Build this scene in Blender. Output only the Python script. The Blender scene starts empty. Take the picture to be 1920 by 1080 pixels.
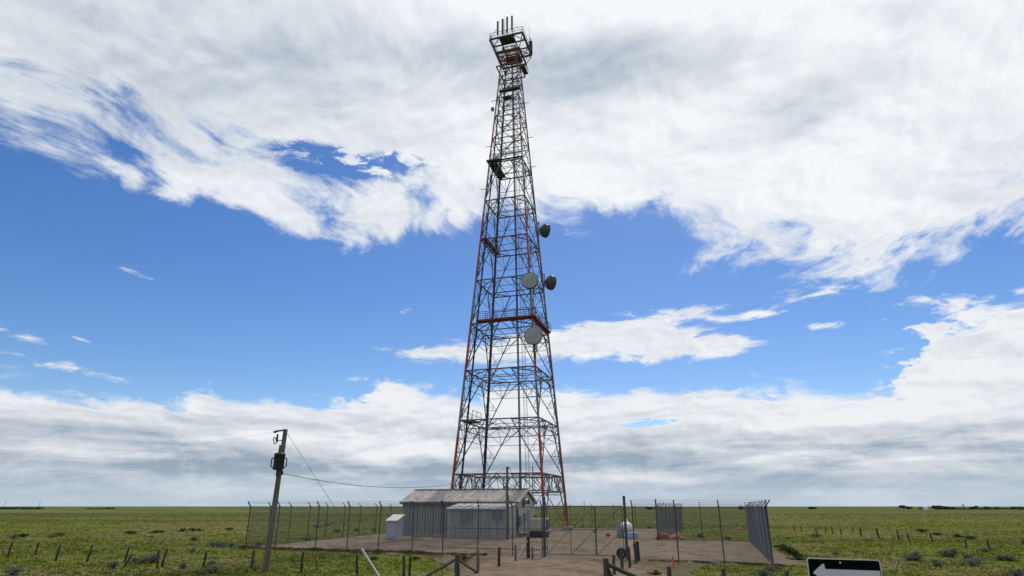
import bpy, bmesh, math, random
import numpy as np
from mathutils import Vector, Matrix
random.seed(7); rng = np.random.default_rng(7)
R = math.radians
scn = bpy.context.scene
col = scn.collection

# ------------------------------------------------------------------ camera
# pixel numbers below are in the photograph's 1920x1080 frame; a pixel gives a
# direction only, the distance comes from the ground or the thing it touches
FOC, EYE, HOR = 1144.57, 2.6, 948.98
PITCH = math.atan((HOR - 540) / FOC)
CP, SP = math.cos(PITCH), math.sin(PITCH)
cam = bpy.data.cameras.new('camera')
cam.sensor_width = 36.0
cam.lens = 36.0 * FOC / 1920.0
cam.clip_start = 0.1; cam.clip_end = 30000
cam_o = bpy.data.objects.new('camera', cam); col.objects.link(cam_o)
cam_o.location = (0, 0, EYE)
cam_o.rotation_euler = (math.pi / 2 + PITCH, 0, 0)
scn.camera = cam_o

def ray(px, py):
    X = (px - 960) / FOC; Y = (540 - py) / FOC
    return Vector((X, CP - Y * SP, SP + Y * CP))
def G(px, py, z=0.0):                 # where the pixel's ray meets the ground
    d = ray(px, py); t = (z - EYE) / d.z
    return Vector((d.x * t, d.y * t, z))
def AT(px, py, y):                    # where the pixel's ray meets the plane at depth y
    d = ray(px, py); t = y / d.y
    return Vector((d.x * t, y, EYE + d.z * t))
def AE(px, py):                       # azimuth / elevation in degrees of a direction
    d = ray(px, py).normalized()
    return math.degrees(math.atan2(d.x, d.y)), math.degrees(math.asin(d.z))

# ------------------------------------------------------------------ exposure
scn.view_settings.view_transform = 'Standard'
scn.view_settings.look = 'None'
scn.view_settings.exposure = 0.0
scn.view_settings.gamma = 1.0
scn.view_settings.use_curve_mapping = False
scn.cycles.use_adaptive_sampling = True; scn.cycles.adaptive_threshold = 0.015; scn.cycles.max_bounces = 5
scn.render.resolution_x = 1024; scn.render.resolution_y = 576

# ------------------------------------------------------------------ sun
SUN_AZ, SUN_EL = 16.0, 54.0
sun_dir = Vector((math.sin(R(SUN_AZ)) * math.cos(R(SUN_EL)), math.cos(R(SUN_AZ)) * math.cos(R(SUN_EL)), math.sin(R(SUN_EL))))
sl = bpy.data.lights.new('sun', 'SUN'); sl.energy = 2.5; sl.angle = R(2.5); sl.color = (1.0, 0.95, 0.87)
so = bpy.data.objects.new('sun', sl); col.objects.link(so)
so.rotation_euler = (-sun_dir).to_track_quat('-Z', 'Y').to_euler()
so.location = (20, 60, 90)

# ------------------------------------------------------------------ world: clear sky + procedural clouds
world = bpy.data.worlds.new('World'); scn.world = world; world.use_nodes = True
world.cycles.sampling_method = 'MANUAL'; world.cycles.sample_map_resolution = 256
wt = world.node_tree; wt.nodes.clear()

class S:
    """tiny expression wrapper round node sockets"""
    tree = wt
    def __init__(s, sock): s.s = sock
    @classmethod
    def node(c, t): return c.tree.nodes.new(t)
    def _b(a, op, b, rev=False):
        n = S.node('ShaderNodeMath'); n.operation = op
        x, y = (b, a) if rev else (a, b)
        for i, v in enumerate((x, y)):
            if isinstance(v, S): S.tree.links.new(v.s, n.inputs[i])
            else: n.inputs[i].default_value = float(v)
        return S(n.outputs[0])
    def __add__(a, b): return a._b('ADD', b)
    __radd__ = __add__
    def __sub__(a, b): return a._b('SUBTRACT', b)
    def __rsub__(a, b): return a._b('SUBTRACT', b, True)
    def __mul__(a, b): return a._b('MULTIPLY', b)
    __rmul__ = __mul__
    def __truediv__(a, b): return a._b('DIVIDE', b)
    def __pow__(a, b): return a._b('POWER', b)
def un(op, a, b=0.0, c=0.0):
    n = S.node('ShaderNodeMath'); n.operation = op
    for i, v in enumerate((a, b, c)):
        if isinstance(v, S): S.tree.links.new(v.s, n.inputs[i])
        else: n.inputs[i].default_value = float(v)
    return S(n.outputs[0])
def mx(a, b): return un('MAXIMUM', a, b)
def mn(a, b): return un('MINIMUM', a, b)
def clamp(a): return mn(mx(a, 0.0), 1.0)
def sstep(a, lo, hi, o0=0.0, o1=1.0):
    n = S.node('ShaderNodeMapRange'); n.interpolation_type = 'SMOOTHSTEP'
    S.tree.links.new(a.s, n.inputs[0])
    for i, v in zip((1, 2, 3, 4), (lo, hi, o0, o1)): n.inputs[i].default_value = v
    return S(n.outputs[0])
def vec(x, y, z=0.0):
    n = S.node('ShaderNodeCombineXYZ')
    for i, v in enumerate((x, y, z)):
        if isinstance(v, S): S.tree.links.new(v.s, n.inputs[i])
        else: n.inputs[i].default_value = float(v)
    return S(n.outputs[0])
def xyz(v):
    n = S.node('ShaderNodeSeparateXYZ'); S.tree.links.new(v.s, n.inputs[0])
    return [S(o) for o in n.outputs]
def noise(v, scale, detail=6, rough=0.55, dist=0.0, colour=False, lac=2.0):
    n = S.node('ShaderNodeTexNoise'); n.noise_dimensions = '3D'
    S.tree.links.new(v.s, n.inputs['Vector'])
    n.inputs['Scale'].default_value = scale; n.inputs['Detail'].default_value = detail
    n.inputs['Roughness'].default_value = rough; n.inputs['Distortion'].default_value = dist
    n.inputs['Lacunarity'].default_value = lac
    return S(n.outputs['Color' if colour else 'Fac'])
def fcurve(a, pts, x0, x1, y0, y1):
    n = S.node('ShaderNodeFloatCurve'); m = n.mapping; c = m.curves[0]
    pts = sorted(pts)
    while len(c.points) < len(pts): c.points.new(0.5, 0.5)
    for p, (x, y) in zip(c.points, pts):
        p.location = ((x - x0) / (x1 - x0), (y - y0) / (y1 - y0)); p.handle_type = 'AUTO_CLAMPED'
    m.extend = 'HORIZONTAL'; m.update()
    t = (a - x0) / (x1 - x0)
    S.tree.links.new(clamp(t).s, n.inputs['Value'])
    return S(n.outputs[0]) * (y1 - y0) + y0
def mixc(f, a, b):
    n = S.node('ShaderNodeMix'); n.data_type = 'RGBA'
    ins = [i for i in n.inputs if i.name in 'AB' and i.type == 'RGBA']
    if isinstance(f, S): S.tree.links.new(f.s, n.inputs[0])
    else: n.inputs[0].default_value = f
    for i, v in zip(ins, (a, b)):
        if isinstance(v, S): S.tree.links.new(v.s, i)
        else: i.default_value = (*v, 1)
    return S([o for o in n.outputs if o.type == 'RGBA'][0])

tc = S.node('ShaderNodeTexCoord')
D = S(tc.outputs['Generated'])
dx, dy, dz = xyz(D)
DEG = 57.29578
az = un('ARCTAN2', dx, dy) * DEG
el = un('ARCSINE', dz) * DEG
def curve_px(pts, ends):
    q = [AE(*p) for p in pts]
    return q + ends
zz = mx(dz, 0.0) + 0.22
Pu0 = vec(dx / zz + dy / zz * 0.06, dy / zz * 0.95, 0.0)
w1 = noise(Pu0, 1.3, 3, 0.5, colour=True)
wx, wy, wz = xyz(w1)
pxu, pyu, _ = xyz(Pu0)
Pu = vec(pxu + (wx - 0.5) * 0.45, pyu + (wy - 0.5) * 0.45, 3.1)
Pus = vec(pxu + (wx - 0.5) * 0.45 + 0.010, pyu + (wy - 0.5) * 0.45 - 0.030, 3.1)
nU = noise(Pu, 3.0, 11, 0.65)
nUs = noise(Pus, 3.0, 9, 0.65)
nUb = noise(Pu, 1.5, 5, 0.55)
Pw = vec(pxu + (wx - 0.5) * 0.9 - pyu * 0.5, pyu * 0.45 + (wy - 0.5) * 0.3, 7.0)
nUf = noise(Pw, 9.0, 7, 0.65)
# low bank and loose clouds: almost level layers, flattened towards the horizon
Q0 = vec(az * 0.050, el * 0.115, 1.7)
w2 = noise(Q0, 1.6, 3, 0.5, colour=True)
qx, qy, _ = xyz(w2)
Q = vec(az * 0.050 + (qx - 0.5) * 0.42, el * 0.115 + (qy - 0.5) * 0.42, 1.7)
Qs = vec(az * 0.050 + (qx - 0.5) * 0.42 + 0.02, el * 0.115 + (qy - 0.5) * 0.42 + 0.055, 1.7)
nL = noise(Q, 2.6, 10, 0.60)
nLs = noise(Qs, 2.6, 8, 0.60)
Qf = vec(az * 0.050 + (qx - 0.5) * 0.6, el * 0.16 + (qy - 0.5) * 0.6, 9.0)
nB = noise(Qf, 5.0, 9, 0.66)
Qh = vec(az * 0.022 + (qx - 0.5) * 0.15, el * 0.20 + (qy - 0.5) * 0.30, 5.0)
nS = noise(Qh, 2.4, 8, 0.58)

# lower edge of the high cloud deck, and the top of the low bank along the horizon
E1 = fcurve(az + (nUb - 0.5) * 22.0, curve_px([(0, 212), (130, 236), (300, 280), (400, 325), (470, 368), (515, 398), (580, 385), (650, 402), (720, 420), (800, 402),
     (880, 412), (960, 420), (1040, 420), (1120, 412), (1200, 428), (1270, 455), (1360, 482), (1500, 490), (1640, 495),
     (1760, 478), (1840, 445), (1920, 415)], [(-75, 26), (75, 30)]), -90, 90, 0, 60)
E2 = fcurve(az + (nL - 0.5) * 12.0 + (nB - 0.5) * 4.0, curve_px([(0, 700), (120, 728), (260, 738), (400, 744), (560, 754), (640, 748), (720, 722), (800, 716), (870, 726), (960, 718),
     (1050, 740), (1150, 744), (1260, 738), (1340, 736), (1440, 722), (1530, 735), (1640, 744), (1695, 728), (1712, 640),
     (1740, 590), (1800, 560), (1860, 548), (1920, 540)], [(-80, 12), (60, 17), (85, 11)]), -90, 90, 0, 60)
def blob(cx, cy, rx, ry, rot=0.0, amp=1.0):
    """soft patch given by centre and half-size, turned into an angle in the sky"""
    a0, e0 = AE(cx, cy); a1, e1 = AE(cx + rx, cy); a2, e2 = AE(cx, cy - ry)
    ra = math.hypot(a1 - a0, 0) * math.cos(R(e0)); re = abs(e2 - e0)
    c, s_ = math.cos(R(rot)), math.sin(R(rot))
    ua = (az - a0) * math.cos(R(e0)); ue = el - e0
    p = (ua * c + ue * s_) / ra; q = (ue * c - ua * s_) / re
    return un('EXPONENT', (p * p + q * q) * -0.7) * amp
def total(bl):
    t = bl[0]
    for b in bl[1:]: t = t + b
    return t

m1 = el - E1
hole = total([blob(590, 292, 80, 30, 0, 4.6), blob(770, 290, 75, 20, 5, 4.8), blob(680, 318, 70, 22, 0, 3.6)])
veil = total([blob(520, 395, 70, 25, -30, 2.0), blob(700, 395, 120, 30, 0, 4.0), blob(140, 310, 90, 32, -15, 3.6), blob(230, 322, 40, 22, -20, 2.6), blob(880, 400, 60, 30, 0, 1.5)])
d1 = sstep(m1 + veil - hole * (0.15 + sstep(nB + (nUf - 0.5) * 0.8, 0.38, 0.62) * 1.4) + (nU - 0.5) * 22.0 + (nUf - 0.5) * 13.0, -1.9, 2.9)
m2 = E2 - el
gap = total([blob(1225, 792, 70, 9, 0, 5.5), blob(820, 795, 60, 12, 0, 3.2)])
d2 = sstep(m2 - gap * (0.25 + sstep(nB, 0.40, 0.60) * 1.0) + (nL - 0.5) * 8.0 + (nB - 0.5) * 3.0, -0.5, 0.8)
B = total([blob(1110, 638, 110, 32, 0), blob(1240, 638, 105, 32, -4), blob(1345, 652, 60, 18, 0, 0.75), blob(950, 660, 90, 24, 4, 0.9), blob(800, 662, 80, 13, 0, 0.85),
           blob(1300, 583, 95, 12, 4, 0.75), blob(1420, 590, 90, 7, 0, 0.55), blob(1520, 557, 60, 8, 3, 0.6), blob(1530, 612, 90, 9, -4, 0.6),
           blob(1080, 437, 40, 8, 0, 0.5), blob(1560, 525, 70, 14, 0, 0.6),
           blob(245, 508, 36, 9, -12, 0.62), blob(252, 559, 18, 8, -20, 0.55), blob(140, 695, 130, 12, -9, 0.75), blob(35, 628, 60, 12, -8, 0.6),
           blob(150, 636, 40, 7, -8, 0.5), blob(870, 510, 26, 8, 0, 0.6), blob(757, 579, 20, 8, 0, 0.55), blob(660, 712, 40, 12, 10, 0.6),
           blob(1720, 560, 60, 20, 0, 0.6), blob(1680, 655, 40, 10, 10, 0.7), blob(1640, 700, 50, 12, 12, 0.5)])
db = sstep(B + (nB - 0.5) * 2.6, 0.40, 0.92)
alpha = 1.0 - (1.0 - d1) * (1.0 - d2) * (1.0 - db)

# brightness: clouds glow round the sun, thick parts are grey
sdn = S.node('ShaderNodeVectorMath'); sdn.operation = 'DOT_PRODUCT'
wt.links.new(D.s, sdn.inputs[0]); sdn.inputs[1].default_value = sun_dir
glow = mx(S(sdn.outputs['Value']), 0.0) ** 13.0
dark = total([blob(880, 95, 230, 70, 0, 0.62), blob(440, 70, 300, 110, -10, 0.62), blob(1080, 160, 110, 60, 0, 0.6), blob(1310, 130, 150, 55, 0, 0.62),
              blob(1180, 85, 60, 40, 0, 0.35), blob(1500, 195, 160, 40, 8, 0.5), blob(100, 110, 260, 110, 0, 0.5), blob(1500, 240, 70, 12, 15, 0.3), blob(1700, 25, 60, 40, 0, 0.25)])
tU = 0.71 + (nUs - nU) * 2.4 + glow * 0.62 - dark * (0.10 + sstep(nUb, 0.33, 0.66) * 1.15) + (nUb - 0.5) * 0.7 + (nUf - 0.5) * 0.22
cU = mixc(clamp(tU * 0.86 + 0.14), (0.37, 0.455, 0.555), (0.92, 0.945, 0.975))
low = 1.0 - sstep(el, 2.2, 8.8)
tL = 0.98 - low * 0.72 + (nLs - nL) * 2.0 + (nS - 0.5) * 2.7 * low + (nS - 0.5) * 0.9
cL = mixc(clamp(tL), (0.315, 0.395, 0.495), (0.86, 0.88, 0.91))
cloud = mixc(clamp(d2 * (1.0 - d1)), cU, cL)
# pale air right above the horizon
haze_f = sstep(el, 0.3, 3.6, 0.75, 0.0)
cloud = mixc(haze_f, cloud, (0.52, 0.61, 0.70))

sky = S.node('ShaderNodeTexSky'); sky.sky_type = 'NISHITA'; sky.sun_disc = False
sky.sun_elevation = R(SUN_EL); sky.sun_rotation = R(SUN_AZ)
sky.altitude = 900; sky.air_density = 1.0; sky.dust_density = 0.6; sky.ozone_density = 1.6
bg1 = S.node('ShaderNodeBackground'); bg1.inputs['Strength'].default_value = 0.10
hs = S.node('ShaderNodeHueSaturation'); hs.inputs['Hue'].default_value = 0.508; hs.inputs['Saturation'].default_value = 1.32; hs.inputs['Value'].default_value = 1.14
bg2 = S.node('ShaderNodeBackground'); bg2.inputs['Strength'].default_value = 1.0
wt.links.new(sky.outputs[0], hs.inputs['Color']); wt.links.new(hs.outputs[0], bg1.inputs[0]); wt.links.new(cloud.s, bg2.inputs[0])
ms = S.node('ShaderNodeMixShader'); wt.links.new(clamp(alpha).s, ms.inputs[0])
wt.links.new(bg1.outputs[0], ms.inputs[1]); wt.links.new(bg2.outputs[0], ms.inputs[2])
wo = S.node('ShaderNodeOutputWorld'); wt.links.new(ms.outputs[0], wo.inputs['Surface'])

# ------------------------------------------------------------------ helpers
def tag(o, label=None, cat=None, group=None, kind=None):
    if label: o['label'] = label
    if cat: o['category'] = cat
    if group: o['group'] = group
    if kind: o['kind'] = kind
    return o
def empty(name, loc=(0, 0, 0), rz=0.0, label=None, cat=None, group=None):
    o = bpy.data.objects.new(name, None); col.objects.link(o)
    o.location = loc; o.rotation_euler = (0, 0, rz); o.empty_display_size = 0.3
    return tag(o, label, cat, group)
def link(name, me, parent=None, loc=None, rz=0.0):
    o = bpy.data.objects.new(name, me); col.objects.link(o)
    if parent is not None: o.parent = parent
    if loc is not None: o.location = loc
    if rz: o.rotation_euler = (0, 0, rz)
    return o
def copy_tree(o, parent=None):
    c = o.copy(); col.objects.link(c); c.parent = parent
    for ch in [k for k in bpy.data.objects if k.parent == o]: copy_tree(ch, c)
    return c

class MB:
    """collects shapes into one mesh"""
    def __init__(s): s.v = []; s.f = []; s.mi = []; s.sm = []; s.cur = 0
    def add(s, vs, fs, smooth=False):
        n = len(s.v); s.v += [tuple(p) for p in vs]
        for f in fs: s.f.append([n + i for i in f]); s.mi.append(s.cur); s.sm.append(smooth)
    def box(s, c, size, rz=0.0):
        c = Vector(c); x, y, z = [k / 2 for k in size]; m = Matrix.Rotation(rz, 3, 'Z')
        vs = [c + m @ Vector((a * x, b * y, d * z)) for d in (-1, 1) for a, b in ((-1, -1), (1, -1), (1, 1), (-1, 1))]
        s.add(vs, [(0, 3, 2, 1), (4, 5, 6, 7), (0, 1, 5, 4), (1, 2, 6, 5), (2, 3, 7, 6), (3, 0, 4, 7)])
    def bar(s, p0, p1, w, h=None, w1=None):
        """four-sided bar from p0 to p1"""
        p0, p1 = Vector(p0), Vector(p1); h = h or w; d = (p1 - p0)
        if d.length < 1e-6: return
        d.normalize()
        up = Vector((0, 0, 1)) if abs(d.z) < 0.95 else Vector((0, 1, 0))
        a = d.cross(up).normalized(); b = a.cross(d).normalized()
        k = (w1 / w) if w1 else 1.0
        vs = [p0 + a * (i * w / 2) + b * (j * h / 2) for i, j in ((-1, -1), (1, -1), (1, 1), (-1, 1))]
        vs += [p1 + a * (i * w / 2 * k) + b * (j * h / 2 * k) for i, j in ((-1, -1), (1, -1), (1, 1), (-1, 1))]
        s.add(vs, [(0, 1, 2, 3), (7, 6, 5, 4), (0, 4, 5, 1), (1, 5, 6, 2), (2, 6, 7, 3), (3, 7, 4, 0)])
    def tube(s, pts, r, n=8, r1=None, cap=True):
        pts = [Vector(p) for p in pts]; rings = []
        for i, p in enumerate(pts):
            d = (pts[min(i + 1, len(pts) - 1)] - pts[max(i - 1, 0)]).normalized()
            up = Vector((0, 0, 1)) if abs(d.z) < 0.95 else Vector((0, 1, 0))
            a = d.cross(up).normalized(); b = a.cross(d).normalized()
            t = i / max(1, len(pts) - 1); rr = r + ((r1 if r1 is not None else r) - r) * t
            rings.append([p + a * (rr * math.cos(2 * math.pi * k / n)) + b * (rr * math.sin(2 * math.pi * k / n)) for k in range(n)])
        vs = [q for g in rings for q in g]; fs = []
        for i in range(len(pts) - 1):
            for k in range(n): fs.append((i * n + k, i * n + (k + 1) % n, (i + 1) * n + (k + 1) % n, (i + 1) * n + k))
        s.add(vs, fs, n > 4)
        if cap:
            s.add(rings[0], [tuple(range(n))]); s.add(rings[-1], [tuple(reversed(range(n)))])
    def lathe(s, prof, c=(0, 0, 0), axis=(0, 0, 1), n=24):
        """profile of (radius, height) turned round an axis"""
        axis = Vector(axis).normalized(); c = Vector(c)
        up = Vector((0, 0, 1)) if abs(axis.z) < 0.95 else Vector((0, 1, 0))
        a = axis.cross(up).normalized(); b = a.cross(axis).normalized()
        vs = [c + axis * h + a * (r * math.cos(2 * math.pi * k / n)) + b * (r * math.sin(2 * math.pi * k / n)) for r, h in prof for k in range(n)]
        fs = [(i * n + k, i * n + (k + 1) % n, (i + 1) * n + (k + 1) % n, (i + 1) * n + k) for i in range(len(prof) - 1) for k in range(n)]
        s.add(vs, fs, True)
    def quad(s, *p): s.add(p, [tuple(range(len(p)))])
    def mesh(s, name, mats, bevel=0.0, off=(0, 0, 0)):
        me = bpy.data.meshes.new(name); ox, oy, oz = off
        me.from_pydata([(x - ox, y - oy, z - oz) for x, y, z in s.v], [], s.f)
        if not isinstance(mats, (list, tuple)): mats = [mats]
        for m in mats: me.materials.append(m)
        me.polygons.foreach_set('material_index', s.mi); me.polygons.foreach_set('use_smooth', s.sm)
        me.update()
        if bevel > 0:
            bm = bmesh.new(); bm.from_mesh(me); bmesh.ops.remove_doubles(bm, verts=bm.verts, dist=1e-5)
            bmesh.ops.bevel(bm, geom=[e for e in bm.edges if len(e.link_faces) == 2 and e.calc_face_angle(0) > 0.6], offset=bevel, segments=1, affect='EDGES')
            bm.to_mesh(me); bm.free()
        return me
    def build(s, name, mats, parent=None, bevel=0.0, world=True):
        """world=True: the points are world points and the parent is an unrotated Empty"""
        off = parent.location if (parent is not None and world) else (0, 0, 0)
        if parent is not None and world and parent.parent is not None: off = tuple(Vector(off) + parent.parent.location)
        return link(name, s.mesh(name, mats, bevel, off), parent)

def nodes(m):
    m.use_nodes = True; nt = m.node_tree; S.tree = nt
    return nt, nt.nodes['Principled BSDF']
def setc(nt, sock, v):
    if isinstance(v, S): nt.links.new(v.s, sock)
    else: sock.default_value = (*v, 1) if len(v) == 3 else v
def obj_co(world=False):
    if world:
        n = S.node('ShaderNodeNewGeometry'); return S(n.outputs['Position'])
    n = S.node('ShaderNodeTexCoord'); return S(n.outputs['Object'])
def bump(nt, b, h, strength=0.4, dist=0.02):
    n = S.node('ShaderNodeBump'); n.inputs['Strength'].default_value = strength; n.inputs['Distance'].default_value = dist
    nt.links.new(h.s, n.inputs['Height']); nt.links.new(n.outputs[0], b.inputs['Normal'])
def mat(name, c, c2=None, scale=6.0, rough=0.7, metal=0.0, spec=0.3, bstr=0.0, streak=None, world=False, lo=0.4, hi=0.65, detail=6):
    """two colours mixed by noise; streak = (sx, sy, sz) stretches the noise"""
    m = bpy.data.materials.new(name); nt, b = nodes(m)
    b.inputs['Roughness'].default_value = rough; b.inputs['Metallic'].default_value = metal
    b.inputs['Specular IOR Level'].default_value = spec
    c2 = c2 or tuple(k * 0.72 for k in c)
    co = obj_co(world)
    if streak:
        x, y, z = xyz(co); co = vec(x * streak[0], y * streak[1], z * streak[2])
    n1 = noise(co, scale, detail, 0.6)
    setc(nt, b.inputs['Base Color'], mixc(sstep(n1, lo, hi), c, c2))
    if bstr: bump(nt, b, n1, bstr)
    S.tree = None
    return m

# ------------------------------------------------------------------ materials
def grass_colour():
    p = obj_co(True)
    x, y, z = xyz(p)
    big = noise(p, 0.035, 5, 0.6); mid = noise(vec(x * 0.5, y, z), 0.26, 5, 0.62); fine = noise(p, 2.6, 5, 0.7)
    band = noise(vec(x * 0.010, y * 0.035, 4.0), 1.0, 6, 0.62)
    c = mixc(sstep(mid + (fine - 0.5) * 0.28, 0.40, 0.60), (0.092, 0.113, 0.019), (0.120, 0.130, 0.029))
    c = mixc(sstep(big + (fine - 0.5) * 0.2 + (mid - 0.5) * 0.5, 0.45, 0.60, 0.0, 0.8), c, (0.148, 0.138, 0.056))
    dry = noise(vec(x * 0.09, y * 0.16, 9.0), 1.0, 6, 0.62)
    c = mixc(sstep(dry + (fine - 0.5) * 0.2, 0.53, 0.63, 0.0, 0.75), c, (0.150, 0.124, 0.064))
    c = mixc(sstep(band + (fine - 0.5) * 0.2, 0.50, 0.60, 0.0, 0.75), c, (0.072, 0.088, 0.022))
    wide = noise(vec(x * 0.0016, y * 0.0042, 2.0), 1.0, 8, 0.66)
    far = sstep(y, 70.0, 300.0, 0.0, 0.8)
    c = mixc(far, c, mixc(sstep(wide + (band - 0.5) * 0.4, 0.43, 0.56), (0.128, 0.134, 0.058), (0.076, 0.090, 0.032)))
    return c, fine, mid
m_grass = bpy.data.materials.new('prairie_ground'); nt, b = nodes(m_grass)
c, fine, mid = grass_colour(); setc(nt, b.inputs['Base Color'], c)
b.inputs['Roughness'].default_value = 1.0; b.inputs['Specular IOR Level'].default_value = 0.0
bump(nt, b, fine * 0.5 + mid, 0.15, 0.10)
m_blade = bpy.data.materials.new('grass_blade'); nt, b = nodes(m_blade)
c, fine, mid = grass_colour()
setc(nt, b.inputs['Base Color'], mixc(sstep(noise(obj_co(True), 9.0, 2, 0.5), 0.45, 0.75, 0.0, 0.55), c, (0.160, 0.172, 0.046)))
b.inputs['Roughness'].default_value = 0.9; b.inputs['Specular IOR Level'].default_value = 0.05
tr = nt.nodes.new('ShaderNodeBsdfTranslucent'); ad = nt.nodes.new('ShaderNodeMixShader'); ad.inputs[0].default_value = 0.5
nt.links.new(b.inputs['Base Color'].links[0].from_socket, tr.inputs['Color'])
nt.links.new(b.outputs[0], ad.inputs[1]); nt.links.new(tr.outputs[0], ad.inputs[2]); nt.links.new(ad.outputs[0], nt.nodes['Material Output'].inputs['Surface'])

def gravel_mat(name, a, b_, d, weed=0.0):
    m = bpy.data.materials.new(name); nt, b = nodes(m); p = obj_co(True)
    big = noise(p, 0.16, 5, 0.6); mid = noise(p, 1.1, 5, 0.65); fine = noise(p, 14.0, 4, 0.7)
    x, y, z = xyz(p)
    rut = noise(vec(x * 0.55 + y * 0.2, y * 0.10 - x * 0.03, 0.0), 1.6, 4, 0.55)
    peb = noise(p, 5.0, 3, 0.8)
    c = mixc(sstep(big + (fine - 0.5) * 0.5, 0.36, 0.66), a, b_)
    c = mixc(sstep(peb, 0.50, 0.62, 0.0, 0.55), c, d); c = mixc(sstep(peb, 0.34, 0.44, 0.5, 0.0), c, tuple(k * 1.35 for k in a))
    c = mixc(sstep(mid + (rut - 0.5) * 0.8 + (fine - 0.5) * 0.5, 0.46, 0.64, 0.0, 0.9), c, d)
    if weed: c = mixc(sstep(mid + (fine - 0.5) * 0.6 + (big - 0.5) * 0.9, 0.50, 0.64, 0.0, weed), c, (0.085, 0.088, 0.03))
    setc(nt, b.inputs['Base Color'], c)
    b.inputs['Roughness'].default_value = 1.0; b.inputs['Specular IOR Level'].default_value = 0.04
    bump(nt, b, fine + mid, 0.6, 0.04)
    S.tree = None
    return m
m_gravel = gravel_mat('gravel', (0.212, 0.165, 0.124), (0.170, 0.130, 0.099), (0.106, 0.080, 0.060), 0.3)
m_dirt = gravel_mat('track_dirt', (0.205, 0.152, 0.112), (0.168, 0.122, 0.089), (0.106, 0.080, 0.056), 0.25)
m_verge = gravel_mat('verge_dirt', (0.150, 0.112, 0.078), (0.120, 0.092, 0.062), (0.085, 0.075, 0.040), 0.75)

def band_mat(name, orange, white, lines, dark=1.0):
    """aviation paint: bands of orange and white up the tower, weathered"""
    m = bpy.data.materials.new(name); nt, b = nodes(m); p = obj_co(True); x, y, z = xyz(p)
    f = None
    for z0, z1 in lines:
        k = sstep(z, z0 - 0.05, z0 + 0.05) * (1.0 - sstep(z, z1 - 0.05, z1 + 0.05))
        f = k if f is None else f + k
    n1 = noise(p, 1.7, 6, 0.65)
    o = mixc(sstep(n1, 0.42, 0.66), orange, tuple(k * 0.72 for k in orange))
    w = mixc(sstep(n1, 0.42, 0.62), white, tuple(k * 0.66 for k in white))
    setc(nt, b.inputs['Base Color'], mixc(clamp(f), o, w))
    b.inputs['Roughness'].default_value = 0.6; b.inputs['Specular IOR Level'].default_value = 0.25
    S.tree = None
    return m
WB = [(9.9, 16.2), (23.4, 28.8), (37.6, 45.2), (52.0, 58.0)]
m_leg = band_mat('tower_leg_paint', (0.40, 0.070, 0.030), (0.215, 0.23, 0.25), WB)
m_paint_shaded = band_mat('tower_paint_shaded', (0.215, 0.050, 0.030), (0.135, 0.150, 0.165), WB)  # same paint as the legs, darkened for the backlit look of the bracing
m_thin = mat('tower_thin_steel', (0.115, 0.125, 0.140), (0.075, 0.082, 0.095), 3, 0.65, 0.2)
m_cable = mat('black_cable', (0.028, 0.030, 0.036), (0.045, 0.048, 0.055), 5, 0.55)
m_deck_r = mat('red_deck_steel', (0.20, 0.048, 0.028), (0.13, 0.038, 0.026), 4, 0.7)
m_deck_d = mat('dark_deck_steel', (0.05, 0.048, 0.045), (0.085, 0.070, 0.050), 4, 0.7)
m_galv = mat('galvanised_steel', (0.20, 0.215, 0.23), (0.13, 0.14, 0.15), 6, 0.5, 0.5)
m_fence = mat('fence_post_steel', (0.085, 0.095, 0.10), (0.055, 0.062, 0.066), 5, 0.55, 0.4)
m_link = mat('chain_wire', (0.13, 0.14, 0.145), (0.08, 0.085, 0.09), 3, 0.5, 0.5)
m_slat = mat('grey_slat', (0.155, 0.17, 0.19), (0.115, 0.125, 0.14), 3, 0.6)
m_gate = mat('blue_grey_post', (0.075, 0.095, 0.11), (0.045, 0.06, 0.07), 4, 0.55, 0.2)
m_conc = mat('concrete', (0.36, 0.34, 0.31), (0.27, 0.25, 0.23), 4, 0.9, 0, 0.2, 0.3)
m_wood = mat('grey_weathered_wood', (0.165, 0.135, 0.110), (0.095, 0.078, 0.066), 2.2, 0.9, 0, 0.15, 0.5, (6, 6, 0.7))
m_wood_d = mat('dark_post_wood', (0.070, 0.060, 0.050), (0.040, 0.036, 0.032), 2.5, 0.9, 0, 0.15, 0.5, (6, 6, 0.8))
m_wood_g = mat('greenish_treated_wood', (0.075, 0.085, 0.065), (0.045, 0.050, 0.040), 2.5, 0.9, 0, 0.15, 0.5, (6, 6, 0.8))
m_pole = bpy.data.materials.new('utility_pole_wood'); nt, b = nodes(m_pole)
p = obj_co(); x, y, z = xyz(p); n1 = noise(vec(x * 7, y * 7, z * 0.7), 2.0, 6, 0.65)
cc = mixc(sstep(n1, 0.40, 0.64), (0.170, 0.148, 0.130), (0.090, 0.074, 0.064))
cc = mixc(sstep(z + (n1 - 0.5) * 1.6, 0.5, 1.7, 0.5, 0.0), cc, (0.19, 0.085, 0.048))
setc(nt, b.inputs['Base Color'], cc); b.inputs['Roughness'].default_value = 0.9; bump(nt, b, n1, 0.6); S.tree = None
m_wall = mat('pale_corrugated_steel', (0.285, 0.285, 0.272), (0.24, 0.24, 0.228), 1.2, 0.5, 0.0, 0.3, 0, (2.5, 2.5, 0.35))
m_wall_w = mat('lean_to_steel', (0.35, 0.345, 0.325), (0.29, 0.285, 0.27), 1.2, 0.5, 0.0, 0.3, 0, (2.5, 2.5, 0.35))
m_gable = mat('gable_cream_steel', (0.44, 0.425, 0.38), (0.36, 0.35, 0.31), 1.5, 0.55, 0, 0.3)
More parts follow.
